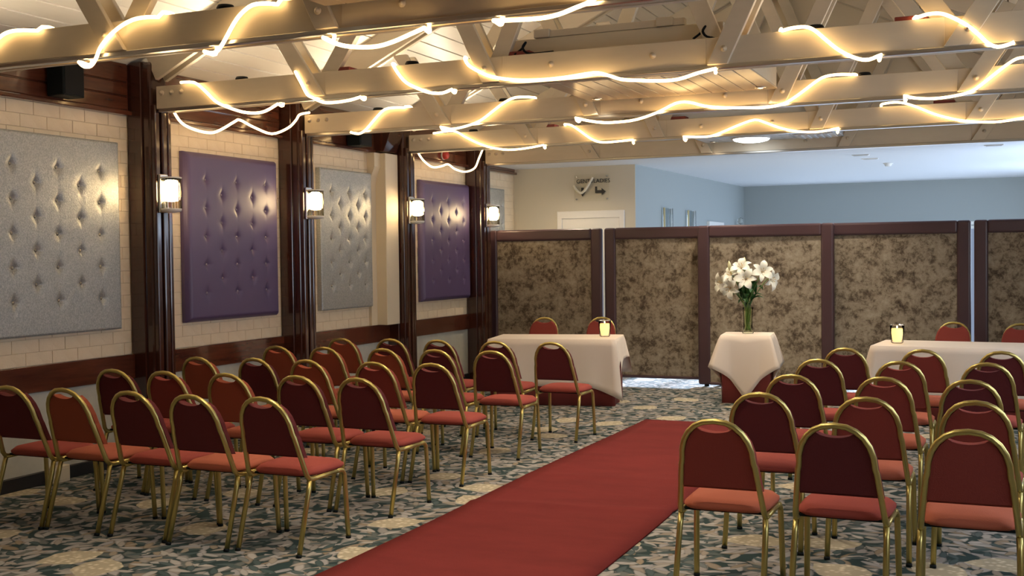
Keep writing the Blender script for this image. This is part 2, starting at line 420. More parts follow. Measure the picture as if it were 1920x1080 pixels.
# right wall with windows
wr = MB()
spans = sorted(HALL_WINDOWS+FAR_WINDOWS); y = Y_BACK
for (a, b) in spans:
    wr.box(RX, RX+0.2, y, a, 0, 3.6); wr.box(RX, RX+0.2, a, b, 0, 0.95); wr.box(RX, RX+0.2, a, b, 2.55, 3.6); y = b
wr.box(RX, RX+0.2, y, Y_FAR, 0, 3.6)
struct(wr.build('wall_right', 'hall_wall'), 'plain wall with windows opposite the tufted wall', 'wall')
for i, (a, b) in enumerate(spans):
    w = struct(MB().box(RX-0.02, RX+0.03, a-0.06, b+0.06, 0.90, 0.95).build('window_%d' % (i+1), 'white_gloss'), 'white framed window in the right wall', 'window')
    for (y0, y1, z0, z1) in ((a-0.05, a, 0.95, 2.55), (b, b+0.05, 0.95, 2.55), (a-0.05, b+0.05, 2.55, 2.61), ((a+b)/2-0.025, (a+b)/2+0.025, 0.95, 2.55)):
        MB().box(RX-0.015, RX+0.03, y0, y1, z0, z1).build('window_frame', 'white_gloss', w)
struct(MB().box(WX-0.3, RX+0.3, Y_BACK-0.2, Y_BACK, 0, 5.5).build('wall_back', 'hall_wall'), 'plain wall behind the seating', 'wall')

# roof: slopes of boards running the length of the hall
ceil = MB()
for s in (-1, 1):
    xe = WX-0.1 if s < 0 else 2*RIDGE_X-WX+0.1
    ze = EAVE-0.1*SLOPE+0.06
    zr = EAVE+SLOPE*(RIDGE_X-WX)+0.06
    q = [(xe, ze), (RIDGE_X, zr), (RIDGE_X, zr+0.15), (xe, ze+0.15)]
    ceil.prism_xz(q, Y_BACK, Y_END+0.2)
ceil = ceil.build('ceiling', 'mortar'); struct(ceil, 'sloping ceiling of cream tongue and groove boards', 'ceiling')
nb = 27; dx = (RIDGE_X-WX)/nb
bx = dx-0.013
q = [(0.006, 0.006*SLOPE), (bx+0.006, (bx+0.006)*SLOPE), (bx+0.006, (bx+0.006)*SLOPE+0.065), (0.006, 0.006*SLOPE+0.065)]
pl_l = MB().prism_xz(q, Y_BACK, Y_END+0.15).mesh('plank', 'board_paint')
pl_r = MB().prism_xz([(-x, z) for x, z in q], Y_BACK, Y_END+0.15).mesh('plank', 'board_paint')
for i in range(nb):
    o = obj('plank', pl_l, ceil); o.location = (WX+i*dx, 0, EAVE+i*dx*SLOPE)
    o = obj('plank', pl_r, ceil); o.location = (2*RIDGE_X-WX-i*dx, 0, EAVE+i*dx*SLOPE)
# gable that closes the roof space above the last truss
zr = EAVE+SLOPE*(RIDGE_X-WX)+0.1
struct(MB().prism_xz([(WX, 3.02), (2*RIDGE_X-WX, 3.02), (2*RIDGE_X-WX, EAVE+0.1), (RIDGE_X, zr), (WX, EAVE+0.1)], 14.29, 14.42).build('wall_gable', 'cream_plaster'), 'cream gable infill above the farthest truss', 'wall')

# lower room beyond the folding screens
fc = struct(MB().box(WX-0.2, RX+0.2, 14.30, Y_FAR+0.2, 3.0, 3.02).build('ceiling_far', 'white_ceiling'), 'flat white ceiling of the room beyond the screens', 'ceiling')
struct(MB().box(WX-0.05, -4.86, 15.77, 15.95, 0, 3.0).build('wall_beige', 'beige_wall'), 'beige wall with sign beyond the first screen', 'wall')
struct(MB().add([(-4.86, 15.775, 0), (-4.66, 22.3, 0), (-5.1, 22.3, 0), (-5.1, 15.775, 0), (-4.86, 15.775, 3), (-4.66, 22.3, 3), (-5.1, 22.3, 3), (-5.1, 15.775, 3)],
     [(0, 1, 5, 4), (1, 2, 6, 5), (2, 3, 7, 6), (3, 0, 4, 7), (4, 5, 6, 7)]).build('wall_blue', 'blue_wall'), 'blue grey wall running back beyond the screens', 'wall')
GX0, GX1 = -4.0, -0.2
struct(MB().box(-5.0, RX+0.1, Y_FAR, Y_FAR+0.15, 2.15, 3.0).box(-5.0, GX0, Y_FAR, Y_FAR+0.15, 0, 2.15).box(GX1, RX+0.1, Y_FAR, Y_FAR+0.15, 0, 2.15).build('wall_far', 'blue_wall'), 'blue grey end wall of the far room', 'wall')
gd = struct(MB().box(GX0, GX1, Y_FAR+0.02, Y_FAR+0.08, 2.10, 2.15).build('door_3', 'white_gloss'), 'white framed glazed doors across the far end wall', 'door')
for k in range(6):
    x = GX0+(GX1-GX0-0.06)*k/5; MB().box(x, x+0.06, Y_FAR+0.02, Y_FAR+0.08, 0, 2.12).build('door_frame', 'white_gloss', gd)
area('daylight', ((GX0+GX1)/2, Y_FAR+0.3, 1.1), (math.radians(-90), 0, 0), GX1-GX0, 2.0, 60, COOL)
t = thing('downlight', 'downlight hidden behind the farthest truss, lighting the beige wall', 'downlight', (-5.6, 14.62, 2.998), 0, 'recessed downlights in the soffits')
MB().lathe([(0.028, 0.0), (0.034, -0.008), (0.052, -0.006), (0.055, 0.0), (0.028, 0.002)], 0, 0, 20).build('trim_ring', 'chrome', t)
MB().lathe([(0.0, -0.003), (0.027, -0.003), (0.027, 0.0)], 0, 0, 16).build('lamp', 'downlight_lamp', t)
l = bpy.data.lights.new('downlight_beam', 'SPOT'); l.energy = 60; l.color = WARM; l.spot_size = math.radians(160); l.spot_blend = 0.9; l.shadow_soft_size = 0.06
o = bpy.data.objects.new('downlight_beam', l); COL.objects.link(o); o.parent = t; o.location = (0, 0, -0.03)

# ------------------------------------------------------------------ timber posts
FLUTES = (0.035, 0.105, 0.175, 0.225)
def post(y, label):
    t = thing('timber_post', label, 'post', (WX, y, 0), 0, 'mahogany posts along the tufted wall')
    MB().box(0.004, 0.15, 0.0, 0.25, 0, 3.36).build('post_core', 'mahogany', t, 0.006)
    MB().box(0.13, 0.235, 0.02, 0.23, 0, 3.36).build('post_shaft', 'mahogany', t, 0.028, 3)
    MB().box(0.225, 0.275, 0.025, 0.085, 0, 3.0).build('fillet', 'mahogany', t, 0.012, 2)
    MB().box(0.225, 0.285, 0.10, 0.165, 0, 2.955).build('fillet', 'mahogany', t, 0.015, 2)
    MB().box(0.225, 0.275, 0.18, 0.225, 0, 2.955).build('fillet', 'mahogany', t, 0.012, 2)
    return t
ORD = ['nearest', 'second', 'third', 'farthest']
post(POST_Y[0], 'dark mahogany post between the large silver panel and the first purple panel')
post(POST_Y[1], 'dark mahogany post between the first purple panel and the second silver panel')
post(POST_Y[2], 'dark mahogany post beside the cream boxed pillar')
post(POST_Y[3], 'dark mahogany post next to the end of the folding screens')

def sconce(y, label):
    t = thing('wall_sconce', label, 'lamp', (WX+0.28, y+0.09, 2.12), 0, 'glass sconces on the mahogany posts')
    MB().box(0.0, 0.022, -0.05, 0.05, -0.02, 0.30).build('backplate', 'chrome', t, 0.004)
    MB().box(0.02, 0.06, -0.012, 0.012, 0.0, 0.02).build('bracket', 'chrome', t)
    MB().lathe([(0.03, -0.022), (0.078, -0.012), (0.082, 0.0), (0.082, 0.012), (0.0, 0.013)], 0.095, 0).build('base_ring', 'white_gloss', t)
    MB().lathe([(0.0, 0.07), (0.05, 0.075), (0.056, 0.10), (0.056, 0.235), (0.04, 0.25), (0.0, 0.25)], 0.095, 0, 16).build('lamp', 'sconce_light', t)
    sh = MB()
    for k in range(18):
        a = 2*PI*k/18; sh.tube([(0.095+0.076*math.cos(a), 0.076*math.sin(a), 0.012), (0.095+0.076*math.cos(a), 0.076*math.sin(a), 0.268)], 0.007, 6)
    sh.build('glass_shade', 'shade_glass', t)
    MB().lathe([(0.084, 0.262), (0.086, 0.262), (0.086, 0.275), (0.07, 0.275), (0.07, 0.262), (0.084, 0.262)], 0.095, 0).build('top_ring', 'white_gloss', t)
    return t
sconce(POST_Y[0], 'lit glass sconce left of the first purple panel')
sconce(POST_Y[1], 'lit glass sconce between purple panel and smaller silver panel')
sconce(POST_Y[2], 'lit glass sconce just right of the cream boxed pillar')
sconce(POST_Y[3], 'lit glass sconce above the left end of the screens')

# cream boxed pillar in the third bay with shaped head, and the timber corbel over it
t = thing('boxed_pillar', 'cream boxed pillar beside the third mahogany post', 'pillar', (WX, 11.44, 0.915))
MB().box(-0.01, 0.17, 0.13, 0.425, 0, 2.0).build('shaft', 'cream_plaster', t, 0.006)
q = [(0.0, 0.0), (0.035, 0.0), (0.035, 1.62), (0.05, 1.72), (0.08, 1.79), (0.10, 1.84), (0.10, 2.0), (0.0, 2.0)]
vs = [(x, 0.0, z) for x, z in q]+[(x, 0.135, z) for x, z in q]; n = len(q)
MB().add(vs, [tuple(range(n)), tuple(reversed(range(n, 2*n)))]+[(i, i+n, (i+1) % n+n, (i+1) % n) for i in range(n)]).build('shaped_side', 'cream_plaster', t)
t = thing('timber_corbel', 'dark timber corbel above the cream boxed pillar', 'corbel', (WX, 11.55, 2.93))
vs = [(0.0, 0, 0), (0.16, 0, 0), (0.30, 0, 0.34), (0.0, 0, 0.34)]
MB().add([*vs]+[(x, 0.31, z) for x, _, z in vs], [(0, 1, 2, 3), (7, 6, 5, 4), (0, 4, 5, 1), (1, 5, 6, 2), (2, 6, 7, 3), (3, 7, 4, 0)]).build('corbel_block', 'mahogany', t, 0.006)

# ------------------------------------------------------------------ tufted panels
def tufted(y0, y1, mname, bname, label, edge, kind):
    w = y1-y0; h = PZ1-PZ0; D = 0.085 if kind else 0.06
    t = thing('tufted_panel', label, 'wall panel', (WX+0.004, y0, PZ0), 0, 'tufted panels on the brick wall')
    fy = [0.19, 0.515, 0.845]; fo = [0.355, 0.685]
    if w < 1.2: fy = [0.21, 0.55, 0.87]; fo = [0.37, 0.72]
    rows = [0.16+0.1675*k for k in range(5)]
    B = [(w*a, h*(1-r)) for r in rows for a in fy]+[(w*a, h*(1-r-0.084)) for r in rows[:4] for a in fo]
    nx, nz = 150, 166; v = []; 
    for j in range(nz+1):
        for i in range(nx+1):
            y = w*i/nx; z = h*j/nz
            e = min(y, w-y, z, h-z); d = D
            d -= edge*max(0.0, 1-e/edge)**2 if e < edge else 0
            for (by, bz) in B:
                a = abs(y-by); c = abs(z-bz)
                if a < 0.09 and c < 0.12:
                    q = a+c*0.72
                    d -= (0.020 if kind else 0.026)*math.exp(-(q/(0.023 if kind else 0.029))**1.5)+0.006*math.exp(-(q/0.05)**2)
            v.append((d, y, z))
    f = [(j*(nx+1)+i, j*(nx+1)+i+1, (j+1)*(nx+1)+i+1, (j+1)*(nx+1)+i) for j in range(nz) for i in range(nx)]
    m = MB().add(v, f, True)
    n0 = len(m.v)
    m.add([(0, 0, 0), (0, w, 0), (0, w, h), (0, 0, h), (D-edge, 0, 0), (D-edge, w, 0), (D-edge, w, h), (D-edge, 0, h)], [(0, 1, 5, 4), (1, 2, 6, 5), (2, 3, 7, 6), (3, 0, 4, 7)])
    pad = m.build('padding', mname, t, fix=False)
    bm_ = MB().lathe([(0.0, -0.006), (0.011, -0.004), (0.015, 0.002), (0.011, 0.008), (0.0, 0.011)], 0, 0, 10).mesh('button', bname)
    for (by, bz) in B:
        o = obj('button', bm_, pad); o.location = (D-(0.022 if kind else 0.027), by, bz); o.rotation_euler = (0, PI/2, 0)
tufted(*PANELS[0], 'silver_vinyl', 'button_silver', 'large silver tufted panel nearest the camera, cut by the frame', 0.012, 0)
tufted(*PANELS[1], 'purple_leather', 'button_purple', 'larger purple leather tufted panel between the first two posts', 0.05, 1)
tufted(*PANELS[2], 'silver_vinyl', 'button_silver', 'silver tufted panel left of the cream boxed pillar', 0.012, 0)
tufted(*PANELS[3], 'purple_leather', 'button_purple', 'smaller purple leather tufted panel beside the folding screens', 0.05, 1)
tufted(*PANELS[4], 'silver_vinyl', 'button_silver', 'narrow silver tufted panel beyond the farthest sconce', 0.012, 0)

# speakers, alarm sounder, wall box
def speaker(y, z, w, h, label):
    t = thing('wall_speaker', label, 'speaker', (WX+0.03, y, z), 0, 'black speakers on the plank frieze')
    MB().box(0.02, 0.19, 0, w, 0, h).build('cabinet', 'black_plastic', t, 0.008)
    MB().box(0.188, 0.194, 0.015, w-0.015, 0.015, h-0.015).build('grille', 'cable_black', t)
    MB().box(-0.01, 0.025, w*0.35, w*0.65, h*0.3, h*0.7).build('bracket', 'black_plastic', t)
speaker(6.60, 2.965, 0.22, 0.30, 'black wall speaker above the large silver panel')
speaker(10.93, 2.95, 0.26, 0.16, 'black wall speaker above the second silver panel')
t = thing('fire_alarm_sounder', 'red fire alarm sounder on the plank frieze', 'alarm', (WX+0.03, 13.35, 3.03))
o = MB().lathe([(0.0, 0.075), (0.03, 0.073), (0.048, 0.06), (0.055, 0.03), (0.055, 0.0), (0.0, 0.0)], 0, 0, 16).build('dome', 'bell_red', t); o.rotation_euler = (0, PI/2, 0)
o = MB().lathe([(0.0, 0.012), (0.062, 0.01), (0.062, 0.0), (0.0, 0.0)], 0, 0, 16).build('base', 'white_gloss', t); o.rotation_euler = (0, PI/2, 0)
t = thing('cream_wall_box', 'small cream box standing at the foot of the tufted wall', 'box', (WX+0.032, 6.53, 0))
MB().box(0.0, 0.07, 0.0, 0.17, 0.0, 0.13).build('box_body', 'socket_cream', t, 0.006)
MB().box(0.069, 0.074, 0.02, 0.15, 0.02, 0.11).build('cover_plate', 'socket_cream', t, 0.002)

# ------------------------------------------------------------------ roof trusses
XL, XR = -6.47, 2*RIDGE_X+6.47
J1, J2 = -4.93, -3.45
CZ0, CZ1 = 2.962, 3.148
def roof_z(x): return EAVE+SLOPE*((x-WX) if x < RIDGE_X else (2*RIDGE_X-WX-x))
bolt_me = MB().lathe([(0.0, -0.022), (0.009, -0.020), (0.011, -0.012), (0.011, -0.006), (0.022, -0.005), (0.022, 0.0)], 0, 0, 10).mesh('bolt', 'bolt')
TRUSS_LABEL = ['cream timber roof truss nearest the camera, along the top edge',
               'cream roof truss landing on the post beside the first purple panel',
               'cream roof truss landing on the post beside the second silver panel',
               'cream roof truss landing on the post beside the boxed pillar',
               'farthest cream roof truss, above the folding screens']
def truss(i):
    y0 = BEAM_Y[i]; D = 0.16
    t = thing('roof_truss', TRUSS_LABEL[i], 'roof truss', (0, y0, 0), 0, 'cream timber roof trusses')
    mir = lambda x: 2*RIDGE_X-x
    xl = XL if i else WX+0.02
    MB().box(xl, XR, 0.02, 0.052, CZ0, CZ1).build('bottom_chord', 'beam_paint', t, 0.003)
    MB().box(xl, XR, D-0.052, D-0.02, CZ0, CZ1).build('bottom_chord', 'beam_paint', t, 0.003)
    for (a, b, ya) in ((xl, J1-0.03, 0.0), (J1+0.10, J2-0.02, 0.012), (J2+0.12, mir(J2)-0.12, 0.016), (mir(J2)+0.02, mir(J1)-0.10, 0.012), (mir(J1)+0.03, XR, 0.0)):
        MB().box(a, b, ya, 0.03, CZ0, CZ1).build('chord_plank', 'beam_paint', t, 0.003)
        MB().box(a, b, D-0.03, D-ya, CZ0, CZ1).build('chord_plank', 'beam_paint', t, 0.003)
    MB().box(xl+0.02, XR-0.02, 0.0, 0.05, CZ0-0.028, CZ0).build('steel_track', 'track_steel', t, 0.004)
    MB().box(xl+0.02, XR-0.02, D-0.045, D-0.005, CZ0-0.02, CZ0).build('cover_strip', 'beam_paint', t, 0.003)
    # rafters
    for s in (-1, 1):
        xa = WX+0.22; za = roof_z(xa)-0.13
        xb = RIDGE_X; zb = roof_z(RIDGE_X)-0.13
        a, b = (xa, za), (xb, zb)
        if s > 0: a, b = (mir(a[0]), a[1]), (mir(b[0]), b[1])
        MB().bar(a, b, 0.235, 0.005, 0.045).build('rafter', 'beam_paint', t, 0.003)
        MB().bar(a, b, 0.235, D-0.045, D-0.005).build('rafter', 'beam_paint', t, 0.003)
    # webs
    webs = [((J1+0.03, CZ0), (-5.36, 3.66), 'o'), ((J1+0.02, 3.02), (-4.05, 4.27), 'i'), ((J2+0.04, CZ0), (-4.02, 4.25), 'o'), ((J2+0.03, 3.02), (RIDGE_X-0.05, 4.95), 'i')]
    for (a, b, k) in webs:
        for s in (0, 1):
            A, Bq = (a, b) if s == 0 else ((mir(a[0]), a[1]), (mir(b[0]), b[1]))
            if k == 'o':
                wb = MB().raker(A, Bq, 0.125, -0.02, 0.018).build('web', 'beam_paint', t, 0.003)
                MB().raker(A, Bq, 0.125, D-0.018, D+0.02).build('web', 'beam_paint', t, 0.003)
                o = obj('bolt', bolt_me, wb)
                dx = (Bq[0]-A[0])/(Bq[1]-A[1])
                o.location = (A[0]+dx*0.10, -0.02, A[1]+0.10)
                o.rotation_euler = (PI/2, 0, 0); o.scale = (1, 1, -1)
            else:
                MB().raker(A, Bq, 0.125, 0.054, D-0.054).build('web', 'beam_paint', t, 0.003)
    for xx in ([XL+0.06, XL+0.16, XL+0.26] if i else [])+[-2.95, -2.2]:
        o = obj('bolt', bolt_me, t); o.rotation_euler = (PI/2, 0, 0); o.scale = (1, 1, -1)
        o.location = (xx, 0.0 if xx < -6 else 0.016, 3.09 if xx < -6 else 3.06)
    # red packing pieces by the joints
    if i in (1, 3):
        for xx in (J1+0.09, J2+0.12, mir(J1)-0.4):
            MB().box(xx, xx+0.20, 0.06, 0.20, CZ1, CZ1+0.035).build('packing_piece', 'red_block', t, 0.004)
    return t
for i in range(5): truss(i)

# flat boarded soffits between the trusses
def soffit(y0, y1, mname, label):
    x0, x1 = -3.42, -1.74
    t = thing('ceiling_soffit', label, 'soffit', (0, y0, 3.085), 0, 'boxed soffits between the trusses')
    MB().box(x0+0.01, x1-0.01, 0.012, y1-y0-0.012, 0.012, 0.20).build('box_body', 'beam_paint' if mname != 'soffit_white' else 'soffit_white', t, 0.004)
    n = 12; w = (x1-x0)/n
    me = MB().box(0.004, w-0.004, 0, y1-y0, 0, 0.014).mesh('plank', mname, 0.003)
    for k in range(n):
        o = obj('plank', me, t); o.location = (x0+k*w, 0, 0)
    return t
SOFF = [(3.30, 5.37, 'soffit_paint', 'boarded soffit above the nearest truss'), (7.73, 9.74, 'soffit_paint', 'glossy boarded soffit reflecting the rope light'),
        (12.12, 14.11, 'soffit_white', 'white soffit with a round light before the farthest truss')]
for a in SOFF: soffit(*a)
soffit(-1.0, 1.1, 'soffit_paint', 'boarded soffit behind the camera')
t = thing('timber_ledge', 'loose cream timber lying on the second truss', 'timber', (0, 7.74, 3.287))
MB().box(-3.05, -2.02, 0.0, 0.06, 0, 0.05).build('rail', 'beam_paint', t, 0.003)
for xx in (-3.14, -2.22): MB().box(xx, xx+0.12, -0.02, 0.10, 0.0, 0.06).build('block', 'beam_paint', t, 0.004)
def cable(y, x, label):
    pts = smooth_path([(x, y, 3.158), (x+0.05, y+0.02, 3.20), (x+0.09, y, 3.24), (x+0.07, y-0.01, 3.20), (x+0.12, y, 3.158), (x+0.30, y+0.01, 3.158)])
    tag(MB().tube(pts, 0.009, 6).build('cable', 'cable_black'), label, 'cable', 'cables on the trusses')
cable(7.62, -3.25, 'black cable looped on the second truss left of centre')
cable(7.62, -1.93, 'black cable looped on the second truss right of centre')

DL = [('downlight near the top edge of the picture, front left of its soffit', -3.36, 5.14), ('downlight over the aisle end of the nearest soffit', -1.86, 5.14),
      ('downlight on the glossy soffit, wall side nearer the camera', -3.30, 7.90), ('downlight on the glossy soffit, aisle side nearer the camera', -1.86, 7.90),
      ('downlight on the glossy soffit, wall side by the third truss', -3.30, 9.60), ('downlight on the glossy soffit, aisle side by the third truss', -1.86, 9.60),
      ('downlight on the white soffit nearer the wall', -3.28, 13.96), ('downlight on the white soffit nearer the windows', -1.86, 12.4), ('added downlight on the white soffit beside the fourth truss, wall side', -3.28, 12.4), ('added downlight on the white soffit by the last truss, window side', -1.86, 13.85),  # the last two here are added to brighten the tablecloths
      ('downlight over the nearest soffit, wall side behind the frame', -3.30, 3.5), ('downlight over the nearest soffit, aisle side behind the frame', -1.86, 3.5),
      ('downlight behind the camera, wall side', -3.30, 0.6), ('downlight behind the camera, aisle side', -1.86, 0.6)]
ring_me = MB().lathe([(0.028, 0.0), (0.034, -0.008), (0.052, -0.006), (0.055, 0.0), (0.028, 0.002)], 0, 0, 20).mesh('trim_ring', 'chrome')
lamp_me = MB().lathe([(0.0, -0.003), (0.027, -0.003), (0.027, 0.0)], 0, 0, 16).mesh('lamp', 'downlight_lamp')
for (lab, x, y) in DL:
    t = thing('downlight', lab, 'downlight', (x, y, 3.084), 0, 'recessed downlights in the soffits')
    obj('trim_ring', ring_me, t); obj('lamp', lamp_me, t)
    l = bpy.data.lights.new('downlight_beam', 'SPOT'); l.energy = SPOT_W; l.color = WARM; l.spot_size = math.radians(125); l.spot_blend = 1.0; l.shadow_soft_size = 0.06
    o = bpy.data.objects.new('downlight_beam', l); COL.objects.link(o); o.parent = t; o.location = (0, 0, -0.03)

# small black uplighters standing on the trusses
UPL = [(0, -5.66, 1.0, 'added black uplighter on the nearest truss, close to the wall'), (1, -5.66, 1.0, 'added black uplighter on the second truss, close to the wall'), (2, -5.66, 1.0, 'added black uplighter on the third truss, close to the wall'), (3, -5.66, 1.0, 'added black uplighter on the fourth truss, close to the wall'),  # the ones close to the wall are added to brighten the roof boards
       (0, -4.15, 0.5, 'black uplighter on the nearest truss, left of centre'), (1, -4.10, 0.5, 'black uplighter on the second truss, left of centre'), (2, -4.30, 0.5, 'black uplighter on the third truss, left of centre'),
       (1, -1.12, 0.1, 'black uplighter on the second truss, window side'), (2, -1.05, 0.1, 'black uplighter on the third truss, window side')]
up_me = MB().lathe([(0.0, 0.0), (0.05, 0.0), (0.055, 0.012), (0.045, 0.03), (0.03, 0.03), (0.028, 0.02), (0.0, 0.02)], 0, 0, 16).mesh('housing', 'cable_black')
ul_me = MB().lathe([(0.0, 0.024), (0.026, 0.023), (0.026, 0.02)], 0, 0, 12).mesh('lamp', 'downlight_lamp')
for (k, x, f, lab) in UPL:
    t = thing('uplighter', lab, 'uplighter', (x, BEAM_Y[k]+0.08, CZ1+0.001), 0, 'small black uplighters on the trusses')
    obj('housing', up_me, t); obj('lamp', ul_me, t)
    l = bpy.data.lights.new('uplighter_beam', 'SPOT'); l.energy = UP_W*f; l.color = (1.0, 0.84, 0.62); l.spot_size = math.radians(172); l.spot_blend = 0.25; l.shadow_soft_size = 0.04
    o = bpy.data.objects.new('uplighter_beam', l); COL.objects.link(o); o.parent = t; o.location = (0, 0, 0.06); o.rotation_euler = (PI, 0, 0)

# round light and air vent in the white soffit
t = thing('round_ceiling_light', 'bright round white light under the white soffit', 'lamp', (-2.78, 13.75, 3.084))
MB().lathe([(0.0, -0.05), (0.14, -0.045), (0.20, -0.03), (0.22, -0.01), (0.22, 0.0)], 0, 0, 28).build('diffuser', 'cool_lamp', t)
MB().lathe([(0.21, -0.012), (0.235, -0.012), (0.235, 0.004), (0.21, 0.004)], 0, 0, 28).build('rim', 'white_gloss', t)
t = thing('air_vent', 'white slatted air vent in the white soffit', 'vent', (-2.25, 13.55, 3.084))
MB().box(0, 0.45, 0, 0.45, -0.012, 0.0).build('frame', 'white_gloss', t, 0.003)
for k in range(5): MB().box(0.05+k*0.075, 0.085+k*0.075, 0.04, 0.41, -0.022, -0.010).build('slat', 'soffit_white', t)

# ------------------------------------------------------------------ rope lights
ROPES = {
1:[[(-5.954,3.016),(-5.813,3.115),(-5.722,3.147),(-5.61,3.147),(-5.491,3.133)],[(-5.161,2.913),(-5.12,2.884),(-5.069,2.883),(-5.026,2.925),(-4.991,2.986),(-4.927,3.044),(-4.844,3.094),(-4.742,3.129),(-4.641,3.135),(-4.55,3.127)],[(-4.22,2.9),(-4.175,2.884),(-4.126,2.898),(-4.08,2.946),(-4.011,3.04),(-3.954,3.095),(-3.881,3.132),(-3.79,3.132),(-3.712,3.119)],[(-3.416,2.909),(-3.358,2.878),(-3.274,2.851),(-3.174,2.837),(-3.075,2.834),(-2.977,2.851),(-2.88,2.88),(-2.793,2.906)],[(-2.393,2.907),(-2.286,2.9),(-2.14,2.895),(-2.042,2.904),(-1.948,2.929),(-1.863,2.955),(-1.78,3.009),(-1.70,3.10)]],
2:[[(-6.186,3.157),(-6.051,3.147),(-5.946,3.075),(-5.842,2.982),(-5.738,2.932),(-5.582,2.88),(-5.454,2.863),(-5.352,2.874),(-5.24,2.921)],[(-5.07,3.16),(-5.018,3.069),(-4.966,2.978),(-4.917,2.95),(-4.821,2.907),(-4.711,2.9),(-4.582,2.908),(-4.487,2.926)],[(-4.205,3.154),(-4.161,3.083),(-4.09,3.006),(-3.982,2.951),(-3.894,2.918),(-3.792,2.907),(-3.713,2.929)],[(-3.605,3.146),(-3.572,3.093),(-3.487,3.04),(-3.39,2.998),(-3.222,2.963),(-3.016,2.948),(-2.814,2.952),(-2.616,2.967),(-2.53,2.95),(-2.414,2.908),(-2.292,2.892),(-2.149,2.878),(-2.011,2.879),(-1.872,2.912),(-1.756,2.931)],[(-1.316,3.143),(-1.255,3.154),(-1.17,3.154),(-1.113,3.128),(-1.053,3.072),(-0.98,3.004),(-0.914,2.958),(-0.839,2.922),(-0.775,2.913),(-0.704,2.938)],[(-0.484,3.151),(-0.425,3.165),(-0.348,3.161),(-0.271,3.124),(-0.195,3.072),(-0.135,3.014),(-0.084,2.958),(-0.03,2.931),(0.029,2.939),(0.064,2.952)]],
3:[[(-5.913,2.944),(-5.822,2.923),(-5.737,2.96),(-5.615,3.073),(-5.518,3.145),(-5.399,3.153),(-5.311,3.147)],[(-4.917,2.94),(-4.804,2.914),(-4.657,2.93),(-4.507,2.972),(-4.379,3.049),(-4.248,3.13),(-4.139,3.167),(-4.006,3.163)],[(-3.549,2.945),(-3.447,2.915),(-3.295,2.887),(-3.145,2.883),(-2.972,2.896),(-2.776,2.95),(-2.622,3.015),(-2.503,3.017),(-2.362,2.975),(-2.186,2.95),(-2.016,2.94),(-1.867,2.93),(-1.711,2.947),(-1.614,2.99),(-1.504,3.063),(-1.417,3.123),(-1.352,3.153),(-1.253,3.163),(-1.139,3.155)],[(-0.728,2.957),(-0.651,2.931),(-0.502,2.917),(-0.351,2.928),(-0.225,2.957),(-0.136,3.018),(-0.039,3.094),(0.037,3.15),(0.102,3.186),(0.17,3.193)]],
4:[[(-6.128,3.151),(-5.918,3.165),(-5.815,3.147),(-5.713,3.086),(-5.53,2.997),(-5.376,2.946),(-5.176,2.912),(-4.952,2.919),(-4.737,2.945)],[(-4.485,3.163),(-4.403,3.147),(-4.29,3.07),(-4.166,2.981),(-4.043,2.939),(-3.858,2.941),(-3.694,2.95)],[(-3.13,2.955),(-2.968,2.941),(-2.825,2.945),(-2.699,2.983),(-2.541,3.041),(-2.373,3.087),(-2.263,3.053),(-2.127,2.995),(-1.991,2.955),(-1.83,2.93),(-1.671,2.932),(-1.529,2.956)],[(-1.095,3.171),(-0.988,3.18),(-0.888,3.163),(-0.764,3.113),(-0.616,3.041),(-0.469,2.99),(-0.334,2.957),(-0.167,2.937),(-0.015,2.933),(0.209,2.96)]]}
SWAG = [(2, [(7.71,2.96),(7.809,2.871),(7.982,2.829),(8.198,2.822),(8.348,2.865),(8.544,2.956),(8.623,2.979),(8.824,2.935),(9.118,2.899),(9.386,2.981),(9.526,3.073),(9.593,3.133),(9.765,3.173)]),
        (4, [(12.056,2.97),(12.203,2.873),(12.438,2.805),(12.683,2.828),(12.877,2.868),(13.074,2.82),(13.387,2.806),(13.666,2.873),(13.804,3.01),(13.927,3.141)])]
RR = 0.0115
ROPE_LABEL = {1: 'glowing rope light wound round the nearest roof truss', 2: 'glowing rope light wound round the second roof truss',
              3: 'glowing rope light wound round the third roof truss', 4: 'glowing rope light wound round the fourth roof truss'}
for b, segs in ROPES.items():
    y0 = BEAM_Y[b-1]; yf = y0-0.034; yb = y0+0.078
    path = []
    for k, sg in enumerate(segs):
        path += smooth_path([(x, yf, z) for x, z in sg], 3)
        if k < len(segs)-1:
            xe, ze = sg[-1]; xs, zs = segs[k+1][0]
            g = 0.03
            z1 = max(ze, CZ1+RR+0.001) if ze > 3.05 else min(ze, CZ0-0.030-RR)
            z2 = max(zs, CZ1+RR+0.001) if zs > 3.05 else min(zs, CZ0-0.030-RR)
            ge = g if ze > 3.05 else -0.02; gs = g if zs > 3.05 else 0.0
            path += smooth_path([(xe+ge*0.4, yf+0.03, z1), (xe+ge, yb-0.012, z1), (xe+ge+0.01, yb, (z1+3.06)/2), ((xe+xs)/2, yb, 3.06), (xs-gs-0.01, yb, (z2+3.06)/2), (xs-gs, yb-0.012, z2), (xs-gs*0.4, yf+0.03, z2)], 3)
    tag(MB().tube(path, RR, 7).build('rope_light', 'rope_light'), ROPE_LABEL[b], 'rope light', 'glowing rope lights on the trusses')
for b, sg in SWAG:
    path = smooth_path([(-6.42, y, z) for y, z in sg], 4)
    tag(MB().tube(path, RR, 7).build('rope_light', 'rope_light'), 'rope light swag hanging over the larger purple panel' if b == 2 else 'rope light swag hanging over the smaller purple panel', 'rope light', 'glowing rope lights on the trusses')

